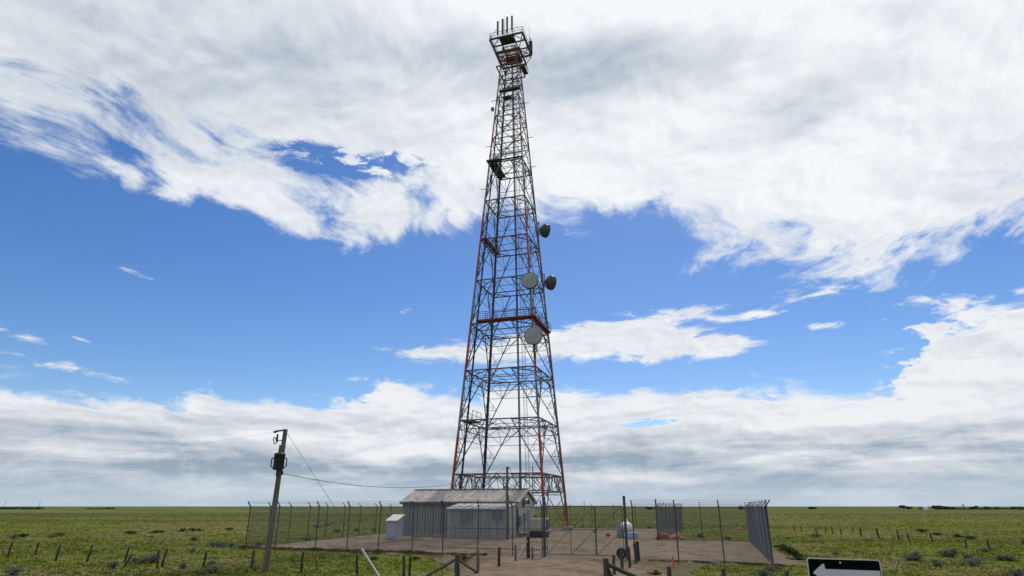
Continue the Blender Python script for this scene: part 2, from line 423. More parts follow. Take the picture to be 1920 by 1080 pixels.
m_roof = mat('weathered_roof_steel', (0.34, 0.315, 0.295), (0.215, 0.195, 0.185), 2.0, 0.65, 0.0, 0.3, 0, (1.6, 0.5, 0.5), lo=0.42, hi=0.60)
m_roof_w = mat('white_roof_steel', (0.52, 0.50, 0.47), (0.40, 0.385, 0.36), 1.6, 0.6, 0.0, 0.3, 0, (1.6, 0.5, 0.5))
m_trim = mat('roof_trim', (0.12, 0.115, 0.11), None, 4, 0.7)
m_glass = mat('dusky_window', (0.12, 0.15, 0.18), (0.16, 0.19, 0.22), 2, 0.12, 0, 0.5)
m_hut = mat('lilac_white_paint', (0.40, 0.41, 0.47), (0.35, 0.36, 0.42), 2, 0.6)
m_hut_r = mat('cream_roof', (0.56, 0.54, 0.48), (0.46, 0.44, 0.40), 2, 0.6)
m_beige = mat('beige_enamel', (0.42, 0.40, 0.33), (0.36, 0.34, 0.28), 2, 0.45)
m_black = mat('black_paint', (0.018, 0.018, 0.02), (0.03, 0.03, 0.033), 4, 0.5)
m_grey = mat('grey_enamel', (0.27, 0.28, 0.29), (0.22, 0.23, 0.24), 3, 0.5)
m_white = mat('white_enamel', (0.74, 0.74, 0.73), (0.62, 0.62, 0.60), 2, 0.4)
m_drum = mat('dish_drum', (0.085, 0.10, 0.105), (0.055, 0.066, 0.070), 3, 0.5)
m_radome = mat('dish_radome', (0.36, 0.37, 0.345), (0.30, 0.31, 0.29), 1.5, 0.75)
m_blue = mat('pale_blue_plastic', (0.34, 0.42, 0.60), (0.28, 0.35, 0.50), 3, 0.5)
m_red = mat('red_paint', (0.42, 0.035, 0.02), (0.30, 0.03, 0.02), 4, 0.5)
m_tarp = mat('orange_tarp', (0.40, 0.075, 0.03), (0.27, 0.045, 0.022), 3, 0.6, 0, 0.3, 0.4)
m_rubber = mat('tyre_rubber', (0.02, 0.02, 0.021), (0.03, 0.03, 0.03), 6, 0.8)
m_trafo = mat('transformer_paint', (0.030, 0.038, 0.040), (0.05, 0.058, 0.055), 4, 0.5)
m_porc = mat('porcelain', (0.10, 0.075, 0.07), (0.07, 0.05, 0.05), 4, 0.25)
m_sign_k = mat('sign_black', (0.003, 0.003, 0.0035), (0.005, 0.005, 0.006), 5, 0.6, 0, 0.05)
m_sign_w = mat('sign_white', (0.60, 0.60, 0.62), (0.54, 0.54, 0.56), 3, 0.4)
m_sage = mat('sage_leaf', (0.150, 0.170, 0.140), (0.095, 0.112, 0.088), 2.5, 0.9, 0, 0.05, 0, None, True)
m_sage_s = mat('sage_stem', (0.075, 0.06, 0.045), (0.05, 0.04, 0.03), 5, 0.9)
m_weed = mat('dark_weed_leaf', (0.050, 0.072, 0.020), (0.032, 0.046, 0.014), 2.5, 0.9, 0, 0.05, 0, None, True)
m_soil_shade = mat('soil_and_shade', (0.062, 0.050, 0.036), (0.036, 0.034, 0.018), 1.8, 1.0, 0, 0.0, 0.5, None, True)  # soil colour, darkened to stand for shade at the fence foot too
m_tree_haze = mat('far_tree_leaf_haze', (0.085, 0.098, 0.085), (0.055, 0.066, 0.060), 0.3, 0.9, 0, 0.05, 0, None, True)  # greyish leaf colour, lightened to carry some distance haze
m_asph = mat('asphalt', (0.055, 0.055, 0.056), (0.04, 0.04, 0.041), 8, 0.9)
m_orange = mat('orange_marker', (0.75, 0.13, 0.03), None, 4, 0.5)

# ------------------------------------------------------------------ ground, yard, track
def in_poly(px_, py_, poly):
    r = np.zeros(len(px_), bool); n = len(poly); j = n - 1
    for i in range(n):
        xi, yi = poly[i]; xj, yj = poly[j]
        c = ((yi > py_) != (yj > py_)) & (px_ < (xj - xi) * (py_ - yi) / (yj - yi + 1e-12) + xi)
        r ^= c; j = i
    return r
def swell(x, y):
    d = np.hypot(x, y); k = np.clip((d - 130) / 500, 0, 1); k = k * k * (3 - 2 * k)
    w = np.sin(x * .0061 + 1.3) * np.sin(y * .0083 + .4) + .6 * np.sin(x * .017 - y * .006) + .5 * np.sin(y * .031 + x * .004)
    return k * (w * 0.55 - 0.9)
rad = np.concatenate([[0], np.geomspace(3, 9500, 170)]); NA = 200
ang = np.linspace(0, 2 * math.pi, NA, endpoint=False)
gx = np.outer(rad, np.sin(ang)); gy = np.outer(rad, np.cos(ang)); gz = swell(gx, gy)
vs = np.stack([gx, gy, gz], -1).reshape(-1, 3)
fs = [(i * NA + k, (i + 1) * NA + k, (i + 1) * NA + (k + 1) % NA, i * NA + (k + 1) % NA) for i in range(len(rad) - 1) for k in range(NA)]
me = bpy.data.meshes.new('ground'); me.from_pydata(vs.tolist(), [], fs); me.materials.append(m_grass)
me.polygons.foreach_set('use_smooth', [True] * len(fs))
tag(link('ground', me), kind='structure')

A = Vector((-17.5, 43.4, 0)); Bc = Vector((12.2, 31.2, 0)); Dc = Vector((18.1, 50.3, 0)); Ec = Vector((11.7, 52.8, 0))
Fc = Vector((15.2, 63.1, 0)); Gc = Vector((20.2, 77.6, 0)); Cc = Vector((-8.1, 86.5, 0))
def sheet(name, pts, z, m, jit=0.25, step=0.8, skirt=0.3, seed=1):
    r = random.Random(seed); out = []
    for i, p in enumerate(pts):
        q = pts[(i + 1) % len(pts)]; n = max(1, int((Vector(q) - Vector(p)).length / step))
        for k in range(n):
            t = k / n; out.append((p[0] + (q[0] - p[0]) * t + r.uniform(-jit, jit), p[1] + (q[1] - p[1]) * t + r.uniform(-jit, jit)))
    cx = sum(p[0] for p in out) / len(out); cy = sum(p[1] for p in out) / len(out)
    low = []
    for x, y in out:
        d = math.hypot(x - cx, y - cy); low.append((x + (x - cx) / d * skirt, y + (y - cy) / d * skirt))
    n = len(out); vs = [(x, y, z) for x, y in out] + [(x, y, -0.03) for x, y in low]
    fs = [list(range(n))] + [[i, n + i, n + (i + 1) % n, (i + 1) % n] for i in range(n)]
    me = bpy.data.meshes.new(name); me.from_pydata(vs, [], fs); me.materials.append(m)
    bm = bmesh.new(); bm.from_mesh(me); bmesh.ops.triangulate(bm, faces=[f for f in bm.faces if len(f.verts) > 4])
    bmesh.ops.recalc_face_normals(bm, faces=bm.faces); bm.to_mesh(me); bm.free()
    tag(link(name, me), kind='structure'); return out
pad_poly = sheet('gravel_yard', [(-17.2, 43.6), (-6.2, 38.4), (0.5, 35.6), (5.8, 33.4), (12.9, 30.9), (14.3, 33.5), (18.6, 50.6), (12.2, 53.0),
                                 (15.6, 63.1), (19.6, 77.4), (-7.8, 86.0), (-13.2, 64)], 0.05, m_gravel, 0.3, 0.9, 0.35, 3)
trk_poly = sheet('dirt_track', [(-0.9, 36.0), (-1.2, 33.0), (-1.9, 29.5), (-2.6, 25), (-4.8, 15), (-7.5, 6.5), (13, 6.5), (8.6, 15), (6.4, 25), (6.1, 29), (5.6, 31.8), (6.6, 34.5), (3, 36.5)], 0.042, m_dirt, 0.3, 0.9, 0.35, 5)
vrg_poly = sheet('dirt_verge', [(5.2, 33.4), (5.4, 29.5), (5.9, 26.2), (7.2, 26.5), (7.8, 28.6), (8.6, 30.2), (8.9, 32.8), (6.8, 34)], 0.036, m_verge, 0.35, 0.7, 0.4, 8)
vrg2_poly = sheet('dirt_verge', [(-2.9, 31.2), (-2.2, 28), (-1.6, 28.2), (-0.9, 32), (-0.4, 35.6), (-2.4, 36.6), (-4.2, 37.0)], 0.032, m_verge, 0.35, 0.7, 0.4, 9)
far_trk = []
for (a, b_) in ((1600, 1000), (1700, 1005), (1800, 1011), (1920, 1020), (2080, 1032)):
    g = G(a, b_); far_trk.append((g.x, g.y))
far_poly = sheet('field_track', [(p[0] + (0.2 if i else 0), p[1] + 0.55) for i, p in enumerate(far_trk)] + [(p[0], p[1] - 0.55) for p in reversed(far_trk)], 0.03, m_dirt, 0.2, 1.5, 0.3, 11)
lt_ = [(G(a, b_).x, G(a, b_).y) for a, b_ in ((-60, 1008), (150, 1004), (300, 1000.5), (460, 994), (560, 989))]
lf_poly = sheet('field_track', [(p[0], p[1] + .5) for p in lt_] + [(p[0], p[1] - .5) for p in reversed(lt_)], 0.028, m_verge, 0.25, 1.2, 0.3, 21)
# rough soil bank along the front fence, coloured dark to include the shadow line
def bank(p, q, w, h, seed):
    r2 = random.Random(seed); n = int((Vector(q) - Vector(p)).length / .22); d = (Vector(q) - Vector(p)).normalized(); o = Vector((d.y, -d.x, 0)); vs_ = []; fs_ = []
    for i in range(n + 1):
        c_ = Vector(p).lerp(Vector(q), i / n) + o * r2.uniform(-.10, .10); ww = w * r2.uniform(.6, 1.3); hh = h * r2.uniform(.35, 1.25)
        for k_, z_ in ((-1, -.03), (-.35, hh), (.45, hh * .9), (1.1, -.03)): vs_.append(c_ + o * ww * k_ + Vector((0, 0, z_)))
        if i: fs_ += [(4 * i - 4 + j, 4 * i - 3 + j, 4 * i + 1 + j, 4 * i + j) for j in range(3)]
    me_ = bpy.data.meshes.new('soil_shade_bank'); me_.from_pydata([tuple(v) for v in vs_], [], fs_); me_.materials.append(m_soil_shade)
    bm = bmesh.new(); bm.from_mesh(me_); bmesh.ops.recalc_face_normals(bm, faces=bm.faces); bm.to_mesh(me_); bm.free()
    tag(link('soil_shade_bank', me_), kind='structure')
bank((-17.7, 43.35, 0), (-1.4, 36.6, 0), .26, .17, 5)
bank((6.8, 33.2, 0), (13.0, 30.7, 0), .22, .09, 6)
me = bpy.data.meshes.new('road'); me.from_pydata([(-400, -5, 0.05), (400, -5, 0.05), (400, 5.5, 0.05), (-400, 5.5, 0.05)], [], [(0, 1, 2, 3)]); me.materials.append(m_asph)
tag(link('road', me), kind='structure')

# short grass: single blades in tufts, thinned with distance
def grass(n_near, n_far):
    ys = 23.5 * (260 / 23.5) ** rng.random(n_near + n_far)
    xs = (rng.random(len(ys)) * 2 - 1) * (ys * 0.92 + 4)
    keep = ~in_poly(xs, ys, pad_poly) & ~in_poly(xs, ys, trk_poly) & ~in_poly(xs, ys, far_poly)
    v = in_poly(xs, ys, vrg_poly) | in_poly(xs, ys, vrg2_poly)
    keep &= ~(v & (rng.random(len(ys)) < 0.72))
    xs, ys = xs[keep], ys[keep]; n = len(xs); K = 4
    patch = 0.5 + 0.5 * np.sin(xs * .9 + 2 * np.sin(ys * .31)) * np.sin(ys * .8 + 1.7 * np.sin(xs * .23))
    P = np.repeat(np.stack([xs, ys], 1), K, 0); hp = np.repeat(patch, K)
    N = len(P); a = rng.random(N) * 6.283; off = rng.normal(0, .09, (N, 2)); h = (.022 + .062 * rng.random(N) ** 1.6) * (.6 + .9 * hp)
    w = .014 + .016 * rng.random(N) + .0004 * P[:, 1]
    base = P + off; t = rng.normal(0, .05, (N, 2))
    d = np.stack([np.cos(a), np.sin(a)], 1) * w[:, None]
    v = np.zeros((N, 3, 3)); v[:, 0, :2] = base - d; v[:, 1, :2] = base + d; v[:, 2, :2] = base + t; v[:, 2, 2] = h; v[:, :2, 2] = -.01
    me = bpy.data.meshes.new('grass'); me.vertices.add(N * 3); me.vertices.foreach_set('co', v.reshape(-1))
    me.loops.add(N * 3); me.loops.foreach_set('vertex_index', np.arange(N * 3, dtype=np.int32))
    me.polygons.add(N); me.polygons.foreach_set('loop_start', np.arange(0, N * 3, 3, dtype=np.int32))
    me.update(calc_edges=True); me.materials.append(m_blade)
    nv = np.zeros((N * 3, 3)); nv[:, 2] = 1.0; nv[:, :2] = np.repeat(rng.normal(0, .22, (N, 2)), 3, 0); nv /= np.linalg.norm(nv, axis=1)[:, None]
    me.polygons.foreach_set('use_smooth', np.ones(N, bool)); me.normals_split_custom_set_from_vertices(nv.tolist())
    tag(link('grass', me), 'short green prairie grass covering the ground around the yard', 'grass', kind='stuff')
grass(45000, 25000)

# ------------------------------------------------------------------ lattice tower
TH = R(17.3); TX, TY, S0, TK = -0.148, 71.2, 10.5, 0.134
tower = empty('lattice_tower', (TX, TY, 0), -TH, 'tall four-legged orange and white steel lattice communications tower behind the metal shed', 'tower')
def half(z): return (S0 - TK * z) / 2
CS = [(-1, -1), (1, -1), (1, 1), (-1, 1)]                    # front-left, front-right, back-right, back-left
def cn(i, z): a, b = CS[i % 4]; s = half(z); return Vector((a * s, b * s, z))
def on(i, z, t): return cn(i, z).lerp(cn(i + 1, z), t)       # along a face
def tw(z_): return Vector((TX, TY, 0)) + Matrix.Rotation(-TH, 3, 'Z') @ Vector(z_)
TOP = 64.3
LV = [0, 5.8, 11.5, 17.1, 22.7, 28.2, 33.7, 39.2, 44.8, 48.6, 52.2, 55.4, 58.4, 61.3, TOP]
for i in range(4):
    m = MB()
    for z0, z1 in zip(LV[:-1], LV[1:]):
        w0 = 0.235 - 0.0019 * z0; w1 = 0.235 - 0.0019 * z1
        m.bar(cn(i, z0), cn(i, z1), w0, None, w1)
    m.build('leg', m_leg, tower, world=False)
    m = MB(); m.box(cn(i, 0.18) * 1.0, (1.1, 1.1, 0.5)); m.box(cn(i, 0.46), (0.55, 0.55, 0.06)); m.build('footing', m_conc, tower, 0.03, world=False)
for k in range(1, len(LV)):
    z0, z1 = LV[k - 1], LV[k]; lower = z1 <= 44.9
    wc = 0.125 if lower else 0.09; wd = 0.095 if lower else 0.075; wt_ = 0.05 if lower else 0.042
    for i in range(4):
        m = MB(); m.bar(cn(i, z1), cn(i + 1, z1), wc); m.build('ring_beam', m_paint_shaded, tower, world=False)
        br = MB()
        if lower:
            zt = z1 - 0.08
            for side in (0, 1):
                L0 = on(i, z0 + 0.05, side); T = on(i, zt, 1 / 3 if side == 0 else 2 / 3)
                m = MB(); m.bar(L0, T, wd); m.build('diagonal_brace', m_leg if k == 1 else m_thin, tower, world=False)
                def dg(t): return L0.lerp(T, 1 - t)              # t measured from the top
                def lg(t): return on(i, z1 + (z0 - z1) * t, side)
                for t in (0.34, 0.60, 0.82):
                    br.bar(lg(t), dg(t), wt_)
                br.bar(lg(0.05), dg(0.34), wt_); br.bar(lg(0.34), dg(0.60), wt_); br.bar(lg(0.60), dg(0.82), wt_)
                br.bar(on(i, z1, 0.16 if side == 0 else 0.84), dg(0.34), wt_)
                mid_ = lg(0.34).lerp(dg(0.60), 0.55); br.bar(mid_, Vector((*lg(0.60).lerp(dg(0.60), 0.55).xy, dg(0.60).z)), wt_ * 0.8)
            La = on(i, z0 + .05, 0).lerp(on(i, zt, 1 / 3), 0.66); Lb = on(i, z0 + .05, 1).lerp(on(i, zt, 2 / 3), 0.66)
            br.bar(La, Lb, wt_)
            br.bar(on(i, z1, 0.5), La, wt_); br.bar(on(i, z1, 0.5), Lb, wt_)
            if k == 1:
                br.bar(on(i, 4.1, 0), on(i, 4.1, 1), 0.11)
                for q in range(6):
                    br.bar(on(i, z1 if q % 2 else 4.1, q / 6), on(i, 4.1 if q % 2 else z1, (q + 1) / 6), 0.075)
                    br.bar(on(i, z1, (q + .5) / 6), on(i, 4.1, (q + .5) / 6), 0.05)
            elif k in (2, 3, 4):
                zc = z1 - 0.95; br.bar(on(i, zc, 0), on(i, zc, 1), 0.075)
                for q in range(6): br.bar(on(i, z1 if q % 2 else zc, q / 6), on(i, zc if q % 2 else z1, (q + 1) / 6), 0.05)
        else:
            for side in (0, 1):
                m = MB(); m.bar(on(i, z0, side), on(i, z1, 1 - side), wd if side else wd * .9); m.build('diagonal_brace', m_thin, tower, world=False)
            zc = (z0 + z1) / 2; br.bar(on(i, zc, 0), on(i, zc, 1), wt_)
            for side in (0, 1):
                br.bar(on(i, z0 + (z1 - z0) * .25, side), on(i, z0 + (z1 - z0) * .25, 0.5 + (side - .5) * .5), wt_ * .8)
                br.bar(on(i, z0 + (z1 - z0) * .75, side), on(i, z0 + (z1 - z0) * .75, 0.5 + (side - .5) * .5), wt_ * .8)
        br.build('secondary_bracing', m_thin, tower, world=False)
    pl = MB()                                                   # level bracing across the corners
    for i in range(4):
        pl.bar(on(i, z1 - .06, 2 / 3), on(i + 1, z1 - .06, 1 / 3), 0.09 if lower else 0.06)
        if lower: pl.bar(cn(i + 1, z1 - .06), on(i, z1 - .06, 2 / 3).lerp(on(i + 1, z1 - .06, 1 / 3), .5), 0.07)
        pl.bar(on(i, z1 - .14 if lower else z1 - .06, 1 / 3), on(i + 2, z1 - .14 if lower else z1 - .06, 2 / 3), 0.055)
    pl.build('level_bracing', m_thin, tower, world=False)

# cable runs and the climbing ladder
def run(name, f, z0, z1, r, m_, n=6):
    q = MB(); q.tube([f(z0 + (z1 - z0) * t / 8) for t in range(9)], r, n); return q.build(name, m_, tower, world=False)
for off in (-0.07, 0.07):
    run('cable_run', lambda z: on(2, z, 0.52) + Vector((off, -0.35, 0)), 0.5, 62, 0.062, m_cable)
lad = MB()
for dx_ in (-0.2, 0.2): lad.tube([on(2, z, 0.44) + Vector((dx_ + .15, -0.5, 0)) for z in (0.5, 20, 40, 60)], 0.028, 5)
for q in range(196):
    z = 0.6 + q * 0.3; a = on(2, z, 0.44) + Vector((.15, -0.5, 0)); lad.bar(a - Vector((.2, 0, 0)), a + Vector((.2, 0, 0)), 0.03)
lad.build('ladder', m_galv, tower, world=False)
for off in (0.0, 0.03): run('cable_run', lambda z: on(3, z, 0.78 + off) + Vector((0.16, 0, 0)), 0.4, 56, 0.065, m_cable)
for off in (-.1, .06): run('cable_run', lambda z: cn(3, z) + Vector(((off + .02) * (1 - z / 110), -0.2, 0)), 0.4, 60, 0.075, m_cable)
lr = MB()
for q in range(64):
    z = 1 + q * .85; lr.bar(on(3, z, .77) + Vector((.16, 0, 0)), on(3, z, .82) + Vector((.16, 0, 0)), .04)
lr.build('cable_ladder', m_thin, tower, world=False)

# walkways with railings
def walkway(p0, p1, inward, width, m_, rail, thick=0.16, hgt=1.1):
    p0, p1, n = Vector(p0), Vector(p1), Vector(inward).normalized() * width; d = MB()
    d.add([p0, p1, p1 + n, p0 + n] + [q + Vector((0, 0, thick)) for q in (p0, p1, p1 + n, p0 + n)], [(3, 2, 1, 0), (4, 5, 6, 7), (0, 1, 5, 4), (1, 2, 6, 5), (2, 3, 7, 6), (3, 0, 4, 7)])
    o = d.build('walkway', m_, tower, world=False)
    if rail:
        r = MB(); L = (p1 - p0).length; k = max(2, int(L / 1.0))
        for s_ in (Vector((0, 0, 0)), n):
            for q in range(k + 1):
                b0 = p0.lerp(p1, q / k) + s_; r.bar(b0 + Vector((0, 0, thick)), b0 + Vector((0, 0, hgt)), 0.05)
            for hh in (0.6, hgt): r.bar(p0 + s_ + Vector((0, 0, hh)), p1 + s_ + Vector((0, 0, hh)), 0.05)
        ro = r.mesh('railing', rail); link('railing', ro, o)
    return o
z = 22.85
walkway(on(0, z, 0.10) + Vector((0, -.35, 0)), on(0, z, 1.0) + Vector((.3, -.35, 0)), (0, 1, 0), .7, m_deck_r, m_paint_shaded, .20)
walkway(on(1, z, -0.02) + Vector((.35, 0, 0)), on(1, z, 1.0) + Vector((.35, 0, 0)), (-1, 0, 0), .7, m_deck_r, m_paint_shaded, .20)
z = 44.95
walkway(on(0, z, 0.02) + Vector((0, -.3, 0)), on(0, z, 1.0) + Vector((0, -.3, 0)), (0, 1, 0), .30, m_deck_d, m_galv, .07, 1.0)
walkway(cn(0, z) + Vector((-.3, -.4, 0)), on(3, z, 0.02) + Vector((-.3, 0, 0)), (1, 0, 0), 1.15, m_deck_d, None, .22)
walkway(cn(0, z) + Vector((.85, -.4, .01)), cn(0, z) + Vector((1.5, -.4, .01)), (0, 1, 0), .8, m_deck_d, None, .2)
z = 33.85
walkway(on(3, z, .96) + Vector((.05, 0, 0)), on(3, z, 0.05) + Vector((.05, 0, 0)), (1, 0, 0), .6, m_deck_r, m_thin, .16, 1.0)
z = 11.6
walkway(on(3, z, .86) + Vector((-.2, 0, 0)), on(3, z, .55) + Vector((-.2, 0, 0)), (1, 0, 0), 1.2, m_deck_d, m_galv, .12, 1.15)
z = 56.3
walkway(cn(0, z) + Vector((.3, -.25, 0)), cn(1, z) + Vector((.3, -.25, 0)), (0, 1, 0), .5, m_deck_d, None, .2)
walkway(on(2, 57.0, .6), on(2, 57.0, 1.0), (0, -1, 0), .8, m_deck_d, None, .2)
z = 60.6
for i in range(4):
    a, b = CS[i]; a2, b2 = CS[(i + 1) % 4]; s = half(z) + .45
    m = MB(); m.bar((a * s, b * s, z), (a2 * s, b2 * s, z), .14); m.build('head_beam', m_thin, tower, world=False)
walkway((half(z) + .45, -.6, z), (half(z) + .45, 1.2, z), (1, 0, 0), .55, m_deck_d, m_thin, .14, 1.0)
# red service floor
z = 63.1; s = 1.75
m = MB(); m.box((0.25, 0.65, z), (2.2, 1.3, .45)); m.build('equipment_box', m_deck_r, tower, world=False)
for i in range(4):
    a, b = CS[i]; a2, b2 = CS[(i + 1) % 4]
    m = MB(); m.bar((a * s, b * s, z - .2), (a2 * s, b2 * s, z - .2), .2); m.build('head_beam', m_paint_shaded, tower, world=False)
m = MB()
for t in (-.8, 0, .8): m.bar((-s, t, z - .25), (s, t, z - .25), .1)
m.build('floor_joists', m_deck_r, tower, world=False)
# wide antenna frame on top
z = 64.85; s = 2.4; beams = []
for b in (-1, -.36, .3, 1):
    m = MB(); m.bar((-s, b * s, z), (s, b * s, z), .22 if abs(b) == 1 else .16); m.build('head_beam', m_thin, tower, world=False)
for a in (-1, 1):
    m = MB(); m.bar((a * s, -s, z - .02), (a * s, s, z - .02), .24); m.build('head_beam', m_thin, tower, world=False)
    m = MB(); m.bar((a * s * .42, -s, z - .04), (a * s * .42, s, z - .04), .14); m.build('head_beam', m_thin, tower, world=False)
m = MB(); m.box((0.0, -s * .68, z + .1), (s * .86, s * .60, .06)); m.build('floor_grating', m_deck_d, tower, world=False)
m = MB()
for a in (-1, 1):
    m.bar((a * s, s * .3, z - .05), (a * s * .45, s, z - .05), .09); m.bar((a * s * .42, s * .3, z - .05), (a * s, s, z - .05), .09)
    m.bar((a * s, -s, z - .05), (a * half(61), -half(61), 61.0), .09); m.bar((a * s, s, z - .05), (a * half(61), half(61), 61.0), .09)
    m.bar((a * s, -s * .36, z - .06), (a * s * .42, -s, z - .06), .08)
m.build('head_bracing', m_thin, tower, world=False)
r = MB()
for b in (-1, 1):
    for hh in (.55, 1.05): r.bar((-s, b * s, z + hh), (s, b * s, z + hh), .045)
    for a in (-1, -.5, 0, .5, 1): r.bar((a * s, b * s, z), (a * s, b * s, z + 1.05), .045)
for a in (-1, 1):
    for hh in (.55, 1.05): r.bar((a * s, -s, z + hh), (a * s, s, z + hh), .045)
r.build('railing', m_thin, tower, world=False)
for x_, y_, h_, w_ in ((-1.25, -2.2, 3.0, .24), (-.62, -1.9, 3.5, .27), (.12, -2.1, 3.5, .24), (.9, -2.3, 3.3, .24)):
    m = MB(); m.tube([(x_, y_, z - .6), (x_, y_, z + h_ * .5)], .06, 6); m.box((x_, y_ - .12, z + h_ * .62), (w_, .14, h_ * .76)); m.build('panel_antenna', m_thin, tower, world=False)
for x_, y_, h_ in ((-.5, -1.6, 4.0), (2.35, 1.5, 4.4), (1.7, 2.2, 2.2)):
    m = MB(); m.tube([(x_, y_, z - .8), (x_, y_, z + h_)], .045, 6, .02); m.build('whip_antenna', m_thin, tower, world=False)
m = MB(); m.tube([(2.62, 1.2, z - 1.6), (2.62, 1.2, z + 2.0)], .07, 6); m.box((2.78, 1.2, z + .3), (.16, .3, 2.2)); m.box((2.5, 1.2, z + .9), (.2, .5, .8)); m.build('panel_antenna', m_thin, tower, world=False)
m = MB(); m.bar((-1.25, -2.2, z + 2.0), (-s, -s, z + .1), .04); m.bar((.9, -2.3, z + 2.2), (s, -s, z + .1), .03); m.build('stay', m_thin, tower, world=False)
for zz_, i, q in ((55.0, 0, -1), (47.5, 0, -1), (41.0, 0, -1), (56.0, 2, 1), (50.5, 2, 1), (46.0, 2, 1), (36.5, 2, 1)):
    m = MB(); c0 = cn(i, zz_); m.bar(c0, c0 + Vector((q * .75, 0, 0)), .06); m.build('step_bolt', m_thin, tower, world=False)
m = MB(); m.box(cn(0, 53.6) + Vector((-.45, 0, 0)), (.35, .35, .5)); m.build('beacon_light', m_thin, tower, 0.04, world=False)

# ------------------------------------------------------------------ microwave dishes bolted to the legs
def dish(px, py, leg, r, face, label, off):
    """hangs on a tower leg at the height the pixel gives; face = heading of the radome"""
    best = min(np.arange(5, 60, .05), key=lambda z: abs(proj_y(tw(cn(leg, z))) - py))
    base = tw(cn(leg, best)); ax = Vector((math.sin(R(face)), math.cos(R(face)), 0))
    c = base + ax * off[0] + Vector((off[1], off[2], 0))
    t = empty('microwave_dish', c, 0, label, 'dish antenna', 'microwave dishes on the tower')
    d = .78 * r
    m = MB(); m.lathe([(.02, -d * .75), (r * .35, -d * .72), (r * .75, -d * .42), (r * .97, -d * .05), (r, 0), (r, d * .52), (r * .97, d * .55)], c, ax, 32); m.build('drum', m_drum, t)
    m = MB(); m.lathe([(r * .97, d * .545), (r * .6, d * .60), (.001, d * .63)], c, ax, 32); m.build('radome', m_radome, t)
    m = MB(); m.lathe([(r * 1.0, d * .46), (r * 1.035, d * .46), (r * 1.035, d * .56), (r * .97, d * .56)], c, ax, 32); m.build('rim', m_drum, t)
    m = MB(); back = c - ax * d * .75; pipe = back - ax * .25
    m.tube([pipe + Vector((0, 0, -r * 1.0)), pipe + Vector((0, 0, r * 1.15))], .06, 8); m.bar(back, pipe, .2)
    m.bar(pipe + Vector((0, 0, r * .95)), Vector((base.x, base.y, pipe.z + r * .95)), .1); m.bar(pipe - Vector((0, 0, r * .8)), Vector((base.x, base.y, pipe.z - r * .8)), .1)
    m.build('mount_pipe', m_thin, t)
def proj_y(p):
    z = p.z - EYE; Z = p.y * CP + z * SP; return 540 - FOC * (-p.y * SP + z * CP) / Z
dish(994, 533, 1, .96, 188, 'upper pale round dish facing out from the tower front above the red walkway', (1.0, .10, 0))
dish(1001, 635, 1, .98, 188, 'lower pale round dish facing out from the tower front below the red walkway', (1.0, .12, 0))
dish(1019, 430, 2, .92, 62, 'upper dark drum dish seen from behind on the back right tower leg', (.75, .25, 0))
dish(1030, 528, 2, .95, 62, 'lower dark drum dish seen from behind on the back right tower leg', (.75, .25, 0))

# ------------------------------------------------------------------ metal shed with lean-to
SH = R(17.3); sx, sy = G(752, 1004.7).xy
shed = empty('metal_shed', (sx, sy, 0.05), -SH, 'long pale corrugated metal shed with grey gable roof and front lean-to below the tower', 'shed')
L, W, EV, RG = 11.25, 6.0, 2.95, 4.02
def corr(m, p0, p1, z0, z1, nrm, pitch=.25, d=.065, top=None):
    """corrugated sheet between two ground points"""
    p0, p1, n = Vector(p0), Vector(p1), Vector(nrm).normalized(); ln = (p1 - p0).length; k = max(1, round(ln / pitch)); u = (p1 - p0) / k; pts = []
    for i in range(k):
        b0 = p0 + u * i
        for t, o in ((0, 0), (.58, 0), (.68, d), (.90, d)): pts.append(b0 + u * t + n * o)
    pts.append(p1)
    lo = [Vector((q.x, q.y, z0)) for q in pts]; hi = [Vector((q.x, q.y, top(q) if top else z1)) for q in pts]; N = len(pts)
    m.add(lo + hi, [(i, i + 1, N + i + 1, N + i) for i in range(N - 1)])
def sheets(p0, p1, z0, z1, nrm, mt, count, name='wall_panel', top=None, parent=shed):
    p0, p1 = Vector(p0), Vector(p1)
    for i in range(count):
        m = MB(); corr(m, p0.lerp(p1, i / count), p0.lerp(p1, (i + 1) / count - .004), z0, z1, nrm, top=top); m.build(name, mt, parent, world=False)
sheets((0, 0, 0), (L, 0, 0), .12, EV, (0, -1, 0), m_wall, 14)
sheets((0, W, 0), (L, W, 0), .12, EV, (0, 1, 0), m_wall, 14)
gab = lambda q: EV + (RG - EV) * (1 - abs(q.y - W / 2) / (W / 2))
sheets((0, 0, 0), (0, W, 0), .12, EV, (-1, 0, 0), m_wall, 8, top=gab)
m = MB(); m.add([(L, 0, .12), (L, W, .12), (L, W, EV), (L, W / 2, RG), (L, 0, EV)], [(0, 1, 2, 3, 4)]); m.build('gable_wall', m_gable, shed, world=False)
m = MB(); m.box((L / 2, W / 2, .05), (L + .1, W + .1, .18)); m.build('foundation', m_conc, shed, world=False)
ov = .22
